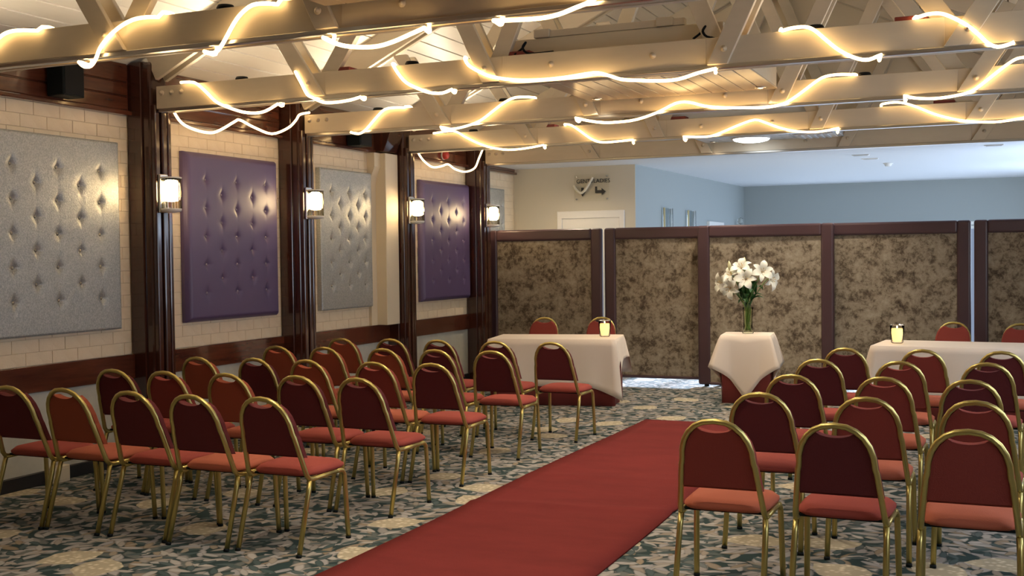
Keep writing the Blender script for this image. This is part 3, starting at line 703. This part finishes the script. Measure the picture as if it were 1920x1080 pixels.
# ------------------------------------------------------------------ beyond the screens
d = struct(MB().box(-6.06, -5.02, 15.735, 15.775, 2.24, 2.35).build('door_1', 'white_gloss', None, 0.01, 2), 'white door and frame in the beige wall', 'door')
for x0 in (-6.06, -5.10): MB().box(x0, x0+0.08, 15.735, 15.775, 0, 2.26).build('door_frame', 'white_gloss', d, 0.008)
leafd = MB().box(-5.985, -5.095, 15.755, 15.775, 0.01, 2.245).build('door_leaf', 'white_gloss', d)
MB().lathe([(0, 0), (0.02, 0.0), (0.02, 0.05), (0, 0.055)], 0, 0, 12).build('handle', 'chrome', leafd).location = (-5.15, 15.72, 1.0)
for (z0, z1) in ((0.2, 0.95), (1.1, 2.08)):
    for x0 in (-5.90, -5.50): MB().box(x0, x0+0.33, 15.745, 15.757, z0, z1).build('door_panel', 'white_gloss', leafd, 0.006)
t = thing('restroom_sign', 'clear restroom sign plate with two black arrows on beige wall', 'sign', (-5.78, 15.745, 2.49))
MB().box(0, 0.53, 0, 0.008, 0, 0.39).build('plate', 'clear_glass', t)
for (x, z) in ((0.03, 0.03), (0.50, 0.03), (0.03, 0.36), (0.50, 0.36)):
    o = MB().lathe([(0, 0.0), (0.012, 0.0), (0.012, 0.03), (0, 0.03)], 0, 0, 10).build('standoff', 'chrome', t); o.rotation_euler = (-PI/2, 0, 0); o.location = (x, -0.01, z)
def text_mesh(s, size, name, m, parent, loc):
    c = bpy.data.curves.new(name, 'FONT'); c.body = s; c.size = size; c.extrude = 0.002
    tmp = bpy.data.objects.new('tmp_text', c); COL.objects.link(tmp)
    bpy.context.view_layer.update()
    me = bpy.data.meshes.new_from_object(tmp.evaluated_get(bpy.context.evaluated_depsgraph_get()))
    bpy.data.objects.remove(tmp); bpy.data.curves.remove(c)
    me.materials.clear(); me.materials.append(MATS[m])
    o = obj(name, me, parent); o.location = loc; o.rotation_euler = (PI/2, 0, 0)
    return o
text_mesh('GENTS', 0.082, 'lettering', 'sign_black', t, (0.03, -0.004, 0.265))
text_mesh('LADIES', 0.082, 'lettering', 'sign_black', t, (0.295, -0.004, 0.265))
MB().prism_xz([(0.105, 0.20), (0.145, 0.20), (0.145, 0.14), (0.175, 0.14), (0.125, 0.07), (0.075, 0.14), (0.105, 0.14)], -0.006, -0.001).build('down_arrow', 'sign_black', t)
MB().prism_xz([(0.32, 0.21), (0.35, 0.21), (0.35, 0.155), (0.42, 0.155), (0.42, 0.185), (0.485, 0.135), (0.42, 0.085), (0.42, 0.115), (0.32, 0.115)], -0.006, -0.001).build('turn_arrow', 'sign_black', t)
tag(MB().tube(smooth_path([(-5.775, 15.70, 2.72), (-5.735, 15.69, 2.66), (-5.665, 15.69, 2.61), (-5.60, 15.69, 2.65), (-5.53, 15.69, 2.75), (-5.485, 15.70, 2.835)]), 0.019, 8).build('bent_tube', 'cream_tube'), 'bent cream tube hanging in front of the restroom sign', 'tube')

def on_blue(y): return -4.86+0.2*(y-15.775)/6.525
def wall_glass(y, w, z0, z1, label):  # narrow framed glass panel with mirror plate, no lamp in it
    t = thing('framed_glass', label, 'glass panel', (on_blue(y), y, z0), 0, 'narrow framed glass panels on the blue wall')
    MB().box(0.0, 0.03, 0, w, 0, z1-z0).build('mirror_plate', 'mirror', t, 0.004)
    MB().box(0.03, 0.05, 0, 0.05, 0, z1-z0).build('frame', 'gold_frame', t, 0.004)
    MB().box(0.03, 0.06, w-0.05, w, 0, z1-z0).build('glass_bar', 'rod_glass', t, 0.004)
wall_glass(17.0, 0.45, 1.9, 2.42, 'narrow framed glass panel near the start of the blue wall')
wall_glass(18.3, 0.45, 1.9, 2.42, 'narrow framed glass panel further along the blue wall')
t = thing('globe_lamp', 'small glass globe lamp in the corner of the far room', 'lamp', (on_blue(21.6)+0.02, 21.6, 2.25))
MB().lathe([(0.0, 0.0), (0.04, 0.02), (0.06, 0.06), (0.045, 0.11), (0.0, 0.13)], 0.08, 0, 14).build('globe', 'rod_glass', t)
MB().box(0.0, 0.08, -0.02, 0.02, -0.03, 0.01).build('bracket', 'chrome', t)
d = struct(MB().box(on_blue(20.0)-0.02, on_blue(20.0)+0.04, 19.6, 20.7, 2.18, 2.27).build('door_2', 'white_gloss', None, 0.008), 'white door in the blue wall of the far room', 'door')
MB().box(on_blue(20.0)-0.02, on_blue(20.0)+0.02, 19.66, 20.64, 0, 2.19).build('door_leaf', 'white_gloss', d)
struct(MB().box(-1.7, 1.55, Y_FAR-0.05, Y_FAR, 2.17, 2.23).build('trim_3', 'white_gloss', None, 0.005), 'white rail along the far end wall', 'rail')
t = thing('smoke_detector', 'white smoke detector on the far flat ceiling', 'smoke detector', (-1.55, 17.6, 3.0))
MB().lathe([(0.0, -0.05), (0.04, -0.048), (0.055, -0.02), (0.06, 0.0)], 0, 0, 16).build('body', 'white_gloss', t)
MB().lathe([(0.06, -0.014), (0.07, -0.012), (0.07, 0.0)], 0, 0, 16).build('base', 'white_gloss', t)
for k, (x, y) in enumerate(((-1.75, 15.9), (-1.7, 16.6), (-0.1, 15.3))):
    t = thing('ceiling_slot_vent', ('white slot vent nearest the truss on the far ceiling', 'white slot vent beside the smoke detector', 'white slot vent at the right edge of the far ceiling')[k], 'vent', (x, y, 3.0))
    MB().box(-0.11, 0.11, -0.05, 0.05, -0.012, 0.0).build('frame', 'white_gloss', t, 0.003)
    for q in (-0.02, 0.02): MB().box(-0.09, 0.09, q-0.008, q+0.008, -0.016, -0.011).build('slat', 'soffit_white', t)

# folding screens
def screen(x0, x1, y, label, top=2.06, z0=0.065):
    t = thing('folding_screen', label, 'screen', (x0, y, 0), 0, 'tall upholstered folding screens')
    w = x1-x0; fw = 0.155
    MB().box(fw-0.02, w-fw+0.02, -0.01, 0.035, z0+0.02, top-fw+0.02).build('fabric_panel', 'crushed_velvet', t, 0.004)
    for (a, b, c, d) in ((0, fw, z0, top), (w-fw, w, z0, top), (fw-0.01, w-fw+0.01, top-fw, top), (fw-0.01, w-fw+0.01, z0, z0+0.035)):
        MB().box(a, b, -0.045, 0.05, c, d).build('padded_frame', 'aubergine_leather', t, 0.014 if d-c < 0.05 else 0.028, 3)
    for xx in (0.08, w-0.14): MB().box(xx, xx+0.06, -0.03, 0.035, 0.0, z0+0.01).build('foot', 'black_plastic', t)
    return t
screen(-6.62, -4.93, 14.48, 'folding screen behind the left table, against the last post')
screen(-4.905, -3.22, 14.52, 'folding screen between the left table and the flower stand')
screen(-3.60, -1.90, 14.38, 'folding screen standing proud behind the flowers', 2.06, 0.02)
screen(-2.09, -0.345, 14.52, 'folding screen behind the candle of the right table')
screen(-0.312, 1.38, 14.48, 'folding screen at the right edge of the picture')

# ------------------------------------------------------------------ aisle carpet
def aisle():
    x0, x1, ya, yb = -3.375, -1.985, 1.0, 11.2
    nx, ny = 10, 120; v = []
    for j in range(ny+1):
        y = ya+(yb-ya)*j/ny
        for i in range(nx+1):
            x = x0+(x1-x0)*i/nx+0.012*math.sin(y*1.3)
            z = 0.012+0.010*math.exp(-((y-7.05-0.12*(x-x0))/0.05)**2)+0.006*math.exp(-((y-8.1-0.1*(x-x0))/0.05)**2)
            v.append((x, y, z))
    f = [(j*(nx+1)+i, j*(nx+1)+i+1, (j+1)*(nx+1)+i+1, (j+1)*(nx+1)+i) for j in range(ny) for i in range(nx)]
    m = MB().add(v, f, True)
    me = m.mesh('aisle_carpet', 'aisle_red')
    o = obj('aisle_carpet', me); sm = o.modifiers.new('thick', 'SOLIDIFY'); sm.thickness = 0.011; sm.offset = -1
    return tag(o, 'red aisle carpet laid between the two blocks of chairs', 'carpet runner')
aisle()

# ------------------------------------------------------------------ banquet chairs
def fine_arch(n=30, hw_low=0.205, inset=0.0):
    """half widths and heights of the back hoop, from the left foot of the hoop over the top to the right"""
    pts = []
    for z in (0.455, 0.50, 0.56, 0.62, 0.68):
        pts.append((-(0.205-(z-0.455)*0.12), z))
    zc = 0.70; a = 0.172; h = 0.205
    for k in range(13):
        th = PI-PI*k/12
        ct, st = math.cos(th), math.sin(th)
        pts.append((a*math.copysign(abs(ct)**0.86, ct), zc+h*abs(st)**0.92))
    for z in (0.68, 0.62, 0.56, 0.50, 0.455):
        pts.append((0.205-(z-0.455)*0.12, z))
    return pts
def lean(z): return 0.108-(z-0.43)*0.335
def chair_master():
    t = thing('banquet_chair', 'x', 'chair')
    R = 0.0148
    hoop = [(-0.208, 0.20, 0.425), (-0.208, 0.145, 0.424), (-0.207, 0.118, 0.432)]+[(x, lean(z), z) for x, z in fine_arch()]+[(0.207, 0.118, 0.432), (0.208, 0.145, 0.424), (0.208, 0.20, 0.425)]
    MB().tube(hoop, R, 8).build('back_frame', 'gold_tube', t)
    for s in (-1, 1):
        lg = MB().tube([(s*0.208, 0.125, 0.415), (s*0.211, 0.11, 0.36), (s*0.2145, 0.0005, 0.002)], R, 8).build('leg', 'gold_tube', t)
        MB().tube([(s*0.2146, 0.001, 0.016), (s*0.2145, -0.0035, 0.0)], R+0.002, 8).build('foot_cap', 'black_plastic', lg)
        fl = smooth_path([(s*0.213, 0.40, 0.425), (s*0.215, 0.445, 0.424), (s*0.217, 0.470, 0.40), (s*0.219, 0.478, 0.35), (s*0.226, 0.497, 0.002)], 3)
        lg = MB().tube(fl, R, 8).build('leg', 'gold_tube', t)
        MB().tube([(s*0.2257, 0.496, 0.016), (s*0.226, 0.497, 0.0)], R+0.002, 8).build('foot_cap', 'black_plastic', lg)
        MB().tube([(s*0.208, 0.12, 0.422), (s*0.213, 0.42, 0.425)], R, 8).build('side_rail', 'gold_tube', t)
    MB().box(-0.20, 0.20, 0.15, 0.45, 0.428, 0.44).build('seat_pan', 'black_plastic', t)
    # seat cushion
    nu, nv = 16, 14; vs = []; top = []; 
    def outline(u, v):
        x = (u-0.5)*2; y = (v-0.5)*2; p = 5.0
        r = (abs(x)**p+abs(y)**p)**(1/p); m = max(abs(x), abs(y))
        k = m/r if r > 1e-6 else 1
        X = x*k; Y = y*k
        wd = 0.212+0.012*(Y*0.5+0.5)
        return X*wd, 0.325+Y*0.205
    for j in range(nv+1):
        for i in range(nu+1):
            u, v = i/nu, j/nv; x, y = outline(u, v)
            e = max(abs(u-0.5), abs(v-0.5))*2
            z = 0.478+0.022*(1-e**2.2)-(0.018 if e > 0.99 else 0)
            vs.append((x, y, z))
    W = nu+1
    fs = [(j*W+i, j*W+i+1, (j+1)*W+i+1, (j+1)*W+i) for j in range(nv) for i in range(nu)]
    ringi = [i for i in range(W)]+[j*W+nu for j in range(1, nv+1)]+[nv*W+i for i in range(nu-1, -1, -1)]+[j*W for j in range(nv-1, 0, -1)]
    n0 = len(vs)
    for (dz, k) in ((0.448, 1.0), (0.437, 0.95)):
        for i in ringi:
            x, y, _ = vs[i]; vs.append((x*k, 0.325+(y-0.325)*k, dz))
    m = len(ringi)
    for k in range(m):
        fs.append((ringi[k], n0+k, n0+(k+1) % m, ringi[(k+1) % m]))
        fs.append((n0+k, n0+m+k, n0+m+(k+1) % m, n0+(k+1) % m))
    fs.append(tuple(n0+m+k for k in range(m)))
    MB().add(vs, fs, True).build('seat', 'velour_red', t)
    # back pad: hoop shape with a scooped top edge, board behind, cushion proud in front
    def pad_outline(grow, zb):
        L = []
        A = [p for p in fine_arch() if p[1] > 0.57]
        def insx(x, z): return x-math.copysign(min(abs(x), 0.012), x)+math.copysign(grow, x) if abs(x) > 0.02 else x
        lft = [p for p in A if p[0] < -0.088]; rgt = [p for p in A if p[0] > 0.088]
        L.append((insx(-0.192, 0.57), zb))
        for (x, z) in lft: L.append((insx(x, z), z-0.012+grow*0.7*max(0, min(1, (abs(x)-0.10)/0.05))*max(0, (z-0.75)/0.15)))
        for k in range(1, 8):
            f = k/8; x = -0.088+0.176*f
            z0 = L[len(lft)][1] if k == 1 else z0
            L.append((x, z0-0.022*math.sin(PI*f)**0.7))
        for (x, z) in rgt: L.append((insx(x, z), z-0.012+grow*0.7*max(0, min(1, (abs(x)-0.10)/0.05))*max(0, (z-0.75)/0.15)))
        L.append((insx(0.192, 0.57), zb))
        return L
    layers = [(-0.004, 0.0, 0.570), (0.014, 0.0, 0.566), (0.018, 0.022, 0.556), (0.048, 0.024, 0.552), (0.062, 0.010, 0.564)]
    vs = []; n = None
    for (dy, g, zb) in layers:
        O = pad_outline(g, zb); n = len(O)
        vs += [(x, lean(z)+dy, z) for x, z in O]
    fs = []
    for a in range(len(layers)-1):
        for k in range(n): fs.append((a*n+k, a*n+(k+1) % n, (a+1)*n+(k+1) % n, (a+1)*n+k))
    mb = MB().add(vs, fs, False)
    e0 = (len(layers)-1)*n
    mb.f.append(tuple(range(n))); mb.f.append(tuple(reversed(range(e0, e0+n)))); mb.sm += [False, False]
    mb.build('backrest', 'velour_red', t)
    return t
master = chair_master()
used = [False]
def chair(x, y, rz, back, seat, label, group):
    if not used[0]: c = master; used[0] = True
    else: c = copy_tree(master)
    c.location = (x, y, 0); c.rotation_euler = (0, 0, rz); c['label'] = label; c['group'] = group; c['category'] = 'chair'
    for ch in c.children:
        nm = ch.name.split('.')[0]
        if nm in ('seat', 'backrest'):
            ch.material_slots[0].link = 'OBJECT'
            ch.material_slots[0].material = MATS['velour_'+('seat_'+seat if nm == 'seat' else back)]
    return c
ROWY = [5.40, 6.46, 7.51, 8.63, 9.66]
ROWN = ['row nearest the camera', 'second row from the camera', 'third row from the camera', 'fourth row from the camera', 'row nearest the tables']
POSN = ['first from the tufted wall', 'second from the tufted wall', 'in the middle', 'second from the carpet', 'first from the carpet']
LX = [[-5.83, -5.37, -4.85, -4.37, -3.89], [-5.96, -5.48, -4.94, -4.37, -3.89], [-6.02, -5.48, -4.98, -4.37, -3.89], [-6.05, -5.54, -4.94, -4.44, -3.92], [-5.99, -5.46, -4.93, -4.33, -3.77]]
LC = [[('maroon', 'red'), ('rust', 'rust'), ('maroon', 'red'), ('maroon', 'rust'), ('maroon', 'red')],
      [('maroon', 'red'), ('red', 'red'), ('rust', 'rust'), ('maroon', 'red'), ('maroon', 'red')],
      [('rust', 'rust'), ('maroon', 'rust'), ('rust', 'rust'), ('red', 'rust'), ('maroon', 'red')],
      [('rust', 'rust'), ('rust', 'rust'), ('rust', 'rust'), ('maroon', 'red'), ('maroon', 'red')],
      [('rust', 'rust'), ('maroon', 'red'), ('maroon', 'red'), ('maroon', 'red'), ('maroon', 'red')]]
CN = {'maroon': 'dark maroon', 'red': 'deep red', 'rust': 'rust red'}
for r in range(5):
    for k in range(5):
        bk, st = LC[r][k]
        chair(LX[r][k], ROWY[r]+random.uniform(-0.025, 0.025), math.radians(random.uniform(-2, 2)), bk, st,
              '%s banquet chair, left block, %s, %s' % (CN[bk], ROWN[r], POSN[k]), 'banquet chairs left of the aisle carpet')
RXS = [[-1.26, -0.71, -0.14], [-1.26, -0.68, -0.13], [-1.25, -0.69, -0.18], [-1.25, -0.68, -0.10], [-1.19, -0.59, -0.01]]
RC = [[('red', 'rust'), ('maroon', 'red'), ('red', 'rust')], [('maroon', 'red'), ('red', 'rust'), ('red', 'red')], [('maroon', 'red'), ('red', 'rust'), ('maroon', 'red')],
      [('maroon', 'red'), ('red', 'rust'), ('maroon', 'red')], [('maroon', 'red'), ('red', 'rust'), ('maroon', 'rust')]]
POSR = ['beside the carpet', 'in the middle', 'at the picture edge']
for r in range(5):
    for k in range(3):
        bk, st = RC[r][k]
        chair(RXS[r][k], ROWY[r]+random.uniform(-0.025, 0.025)-0.02, math.radians(random.uniform(-2, 2)), bk, st,
              '%s banquet chair, right block, %s, %s' % (CN[bk], ROWN[r], POSR[k]), 'banquet chairs right of the aisle carpet')
for (x, y, rz, lab) in ((-5.36, 13.42, 0.20, 'red chair behind the left table, nearer the wall'), (-4.66, 13.62, 0.22, 'red chair behind the left table, beside the candle'),
                        (-0.50, 13.38, -0.12, 'red chair behind the right table, nearer its candle'), (0.17, 13.24, -0.10, 'red chair behind the right table at the picture edge')):
    chair(x, y, PI+rz, 'red', 'red', lab, 'chairs behind the tables')

# ------------------------------------------------------------------ tables and cloths
def cloth(w, d, ztop, dropf, flare, label, loc, rz, n=26, seed=1, cw=0.10):
    """cloth over a w x d top: dropf(side, f) gives drop along each side, corners fold out"""
    rnd = random.Random(seed)
    per = []
    cs = [(-w/2, -d/2), (w/2, -d/2), (w/2, d/2), (-w/2, d/2)]
    for s in range(4):
        a = cs[s]; b = cs[(s+1) % 4]
        nx, ny = ((0, -1), (1, 0), (0, 1), (-1, 0))[s]
        for k in range(n):
            f = k/n; per.append((s, f, a[0]+(b[0]-a[0])*f, a[1]+(b[1]-a[1])*f, nx, ny))
    m = len(per); rings = 9; vs = []
    ph = rnd.uniform(0, 6)
    for q in range(rings):
        t = q/(rings-1)
        for (s, f, x, y, nx, ny) in per:
            dr = dropf(s, f)
            c0 = max(0, 1-f/cw); c1 = max(0, 1-(1-f)/cw)
            px, py = per[(s*n-1) % m][4:6]; qx, qy = per[((s+1)*n) % m][4:6]
            ox, oy = nx, ny
            if c0 > 0: ox, oy = nx+px*c0, ny+py*c0
            if c1 > 0: ox, oy = nx+qx*c1, ny+qy*c1
            cc = max(c0, c1)
            out = 0.010*min(1, t*6)+t*(0.02+flare*cc)+t*0.012*math.sin((x+y)*14+ph)
            z = ztop-dr*t if q else ztop
            vs.append((x+ox*out, y+oy*out, z+(0.0 if q else 0)))
    fs = [(q*m+k, q*m+(k+1) % m, (q+1)*m+(k+1) % m, (q+1)*m+k) for q in range(rings-1) for k in range(m)]
    fs.append(tuple(range(m)))
    mb = MB().add(vs, fs, True); mb.sm[-1] = False
    o = mb.build('tablecloth', 'linen')
    o.location = loc; o.rotation_euler = (0, 0, rz)
    sm = o.modifiers.new('thick', 'SOLIDIFY'); sm.thickness = 0.003; sm.offset = 1
    return tag(o, label, 'tablecloth', 'white tablecloths')
def table(w, d, h, loc, rz, label, name='banquet_table'):
    t = thing(name, label, 'table', loc, rz, 'skirted tables before the screens')
    MB().box(-w/2, w/2, -d/2, d/2, h-0.03, h).build('tabletop', 'mahogany', t, 0.004)
    for sx in (-1, 1):
        for sy in (-1, 1): MB().box(sx*(w/2-0.08)-0.018, sx*(w/2-0.08)+0.018, sy*(d/2-0.08)-0.018, sy*(d/2-0.08)+0.018, 0, h-0.03).build('leg', 'track_steel', t)
    # red skirt with soft folds
    n = 40; vs = []; per = []
    cs = [(-w/2, -d/2), (w/2, -d/2), (w/2, d/2), (-w/2, d/2)]
    for s in range(4):
        a = cs[s]; b = cs[(s+1) % 4]; nx, ny = ((0, -1), (1, 0), (0, 1), (-1, 0))[s]
        for k in range(n): f = k/n; per.append((a[0]+(b[0]-a[0])*f, a[1]+(b[1]-a[1])*f, nx, ny, f))
    m = len(per)
    for (z, k) in ((h-0.002, 0.0), (h*0.6, 0.6), (0.004, 1.0)):
        for (x, y, nx, ny, f) in per:
            o = 0.006+k*0.010*math.sin((x-y)*19)*math.sin(PI*f)
            vs.append((x+nx*o, y+ny*o, z))
    fs = [(q*m+k, q*m+(k+1) % m, (q+1)*m+(k+1) % m, (q+1)*m+k) for q in range(2) for k in range(m)]
    o = MB().add(vs, fs, True).build('skirt', 'skirt_red', t)
    sm = o.modifiers.new('thick', 'SOLIDIFY'); sm.thickness = 0.003; sm.offset = 1
    return t
T1 = ((-4.78, 12.37, 0), math.radians(11))
table(1.42, 0.76, 0.745, *T1, 'red skirted table under a white cloth, beside the left chairs')
def d1(s, f):
    if s == 0: return 0.53+0.14*max(0, (f-0.75)/0.25)**2+0.06*max(0, (0.15-f)/0.15)
    if s == 1: return 0.26+0.42*max(0, 1-f/0.13)+0.26*max(0, 1-abs(f-0.42)/0.22)
    return 0.45
cloth(1.46, 0.80, 0.752, d1, 0.07, 'white cloth over the left table with one candle', (T1[0][0], T1[0][1], 0), T1[1])
T2 = ((-0.32, 12.27, 0), math.radians(-5))
table(1.70, 0.80, 0.745, *T2, 'red skirted table under a white cloth, behind the right chairs')
cloth(1.74, 0.84, 0.752, lambda s, f: 0.50 if s != 3 else 0.46, 0.06, 'white cloth over the right table with one candle', (T2[0][0], T2[0][1], 0), T2[1], seed=3)
T3 = ((-2.70, 13.08, 0), math.radians(6))
table(0.52, 0.52, 0.765, *T3, 'small red skirted stand in the aisle centre carrying the flowers', 'flower_stand')
def d3(s, f): return 0.35+0.38*(1-abs(f-0.5)*2)
cloth(0.55, 0.55, 0.772, d3, 0.09, 'white cloth hanging in points over the flower stand', (T3[0][0], T3[0][1], 0), T3[1], seed=5, cw=0.2)

def candle(x, y, z, label1, label2):
    t = thing('candle_glass', label1, 'glass', (x, y, z), 0, 'candle glasses on the tables')
    MB().lathe([(0.0, 0.0), (0.052, 0.0), (0.060, 0.01), (0.068, 0.10), (0.073, 0.185), (0.069, 0.185), (0.063, 0.10), (0.055, 0.016), (0.0, 0.016)], 0, 0, 24).build('tumbler', 'clear_glass', t)
    MB().lathe([(0.069, 0.183), (0.075, 0.183), (0.075, 0.191), (0.069, 0.191), (0.069, 0.183)], 0, 0, 24).build('rim', 'chrome', t)
    c = thing('candle', label2, 'candle', (x, y, z+0.017), 0, 'lit candles in glasses')
    MB().lathe([(0.0, 0.0), (0.052, 0.0), (0.060, 0.115), (0.060, 0.130), (0.052, 0.134), (0.0, 0.122)], 0, 0, 20).build('wax', 'candle_wax', c)
    MB().tube([(0, 0, 0.118), (0.002, 0, 0.140)], 0.0015, 5).build('wick', 'cable_black', c)
    MB().lathe([(0.0, 0.134), (0.006, 0.142), (0.007, 0.150), (0.003, 0.162), (0.0, 0.171)], 0, 0, 8).build('flame', 'flame', c)
candle(-4.235, 12.50, 0.7565, 'glass tumbler with lit candle on the left table', 'lit yellow candle in the glass on the left table')
candle(-1.00, 12.30, 0.7565, 'glass tumbler with lit candle on the right table', 'lit yellow candle in the glass on the right table')

# ------------------------------------------------------------------ vase of lilies
VX, VY, VZ = -2.70, 13.10, 0.7765
t = thing('glass_vase', 'tall clear glass vase on the flower stand', 'vase', (VX, VY, VZ))
MB().lathe([(0.0, 0.0), (0.062, 0.0), (0.064, 0.012), (0.052, 0.03), (0.050, 0.16), (0.058, 0.27), (0.063, 0.30), (0.060, 0.30), (0.054, 0.27), (0.046, 0.16), (0.047, 0.035), (0.0, 0.028)], 0, 0, 24).build('vase_body', 'vase_glass', t)
def petal_mesh(L, Wd, name, m):
    n = 8; vs = []; fs = []
    for i in range(n+1):
        u = i/n; w = Wd*math.sin(PI*min(1, u*0.92+0.06))**0.8*(0.55+0.45*u) if u < 1 else 0.002
        r = L*u*(1-0.12*u*u); z = 0.55*L*(u-1.05*u*u*u)
        for k in (-1, -0.5, 0, 0.5, 1): vs.append((r, w*k, z+0.18*w*abs(k)))
    for i in range(n):
        for k in range(4): fs.append((i*5+k, i*5+k+1, (i+1)*5+k+1, (i+1)*5+k))
    return MB().add(vs, fs, True).mesh(name, m, fix=False)
pet_me = petal_mesh(0.165, 0.047, 'petal', 'petal')
leaf_me = petal_mesh(0.24, 0.038, 'leaf', 'leaf_green')
bud_me = MB().lathe([(0.0, 0.0), (0.012, 0.01), (0.022, 0.045), (0.020, 0.08), (0.008, 0.115), (0.0, 0.122)], 0, 0, 10).mesh('bud', 'petal_bud')
# (x, y, z of bloom relative to vase base; facing direction)
LIL = [(0.01, -0.14, 0.62, (0.0, -1.0, 0.30), 'front centre lily bloom, wide open, facing the chairs'),
       (0.18, -0.08, 0.70, (0.35, -0.85, 0.40), 'upper right lily bloom, wide open'),
       (-0.06, -0.03, 0.74, (-0.1, -0.7, 0.7), 'top lily bloom in the middle of the bunch'),
       (-0.26, -0.07, 0.58, (-0.65, -0.7, 0.0), 'lower left lily bloom hanging outward'),
       (-0.17, 0.0, 0.66, (-0.5, -0.6, 0.5), 'left lily bloom under the tall bud'),
       (0.24, 0.02, 0.62, (0.9, -0.4, 0.0), 'drooping lily bloom at the far right of the bunch'),
       (-0.16, -0.14, 0.53, (-0.35, -0.95, -0.15), 'lowest lily bloom at the left front')]
for i, (x, y, z, dr, lab) in enumerate(LIL):
    t = thing('lily', lab, 'flower', (VX, VY, VZ), 0, 'white lilies in the vase')
    D = Vector(dr).normalized(); q = D.to_track_quat('Z', 'Y')
    head = Vector((x, y, z))
    a = 2.4*i
    MB().tube(smooth_path([(0.025*math.cos(a), 0.025*math.sin(a), 0.035), (0.03*math.cos(a+2), 0.03*math.sin(a+2), 0.29), tuple(Vector((x*0.5, y*0.5, 0.29+(z-0.29)*0.6))), tuple(head-D*0.03), tuple(head)], 4), 0.0055, 6).build('stem', 'stem_green', t)
    for k in range(6):
        o = obj('petal', pet_me, t); o.location = head
        o.rotation_mode = 'QUATERNION'
        from mathutils import Quaternion
        o.rotation_quaternion = q @ Quaternion((0, 0, 1), 2*PI*k/6+0.3*i) @ Quaternion((0, 1, 0), -0.35 if k % 2 else -0.25)
        s = 1.0 if k % 2 else 0.92; o.scale = (s, s*(1.15 if k % 2 else 0.85), s)
    for k in range(5):
        aa = 2*PI*k/5
        e = q @ Vector((0.028*math.cos(aa), 0.028*math.sin(aa), 0.075))
        MB().tube([tuple(head), tuple(head+e*0.8), tuple(head+e)], 0.0022, 5, radii=[0.0015, 0.0015, 0.005]).build('stamen', 'stamen', t)
    for k in range(4):
        o = obj('leaf', leaf_me, t); f = 0.15+0.13*k
        o.location = (x*0.35*f*2, y*0.35*f*2, 0.27+(z-0.29)*f)
        o.rotation_euler = (random.uniform(-0.3, 0.3), random.uniform(-1.1, 0.0), a+1.7*k)
for (x, y, z, tx, lab) in ((-0.20, 0.0, 0.72, -0.12, 'pale lily bud standing up at the left of the bunch'), (-0.05, 0.05, 0.76, 0.05, 'pale lily bud at the very top of the bunch')):
    t = thing('lily_bud', lab, 'flower bud', (VX, VY, VZ), 0, 'white lilies in the vase')
    MB().tube(smooth_path([(0.01, 0.01, 0.04), (0.0, 0.01, 0.3), (x*0.6, y, z-0.15), (x, y, z)], 4), 0.005, 6).build('stem', 'stem_green', t)
    o = obj('bud', bud_me, t); o.location = (x, y, z); o.rotation_euler = (0.1, tx, 0)
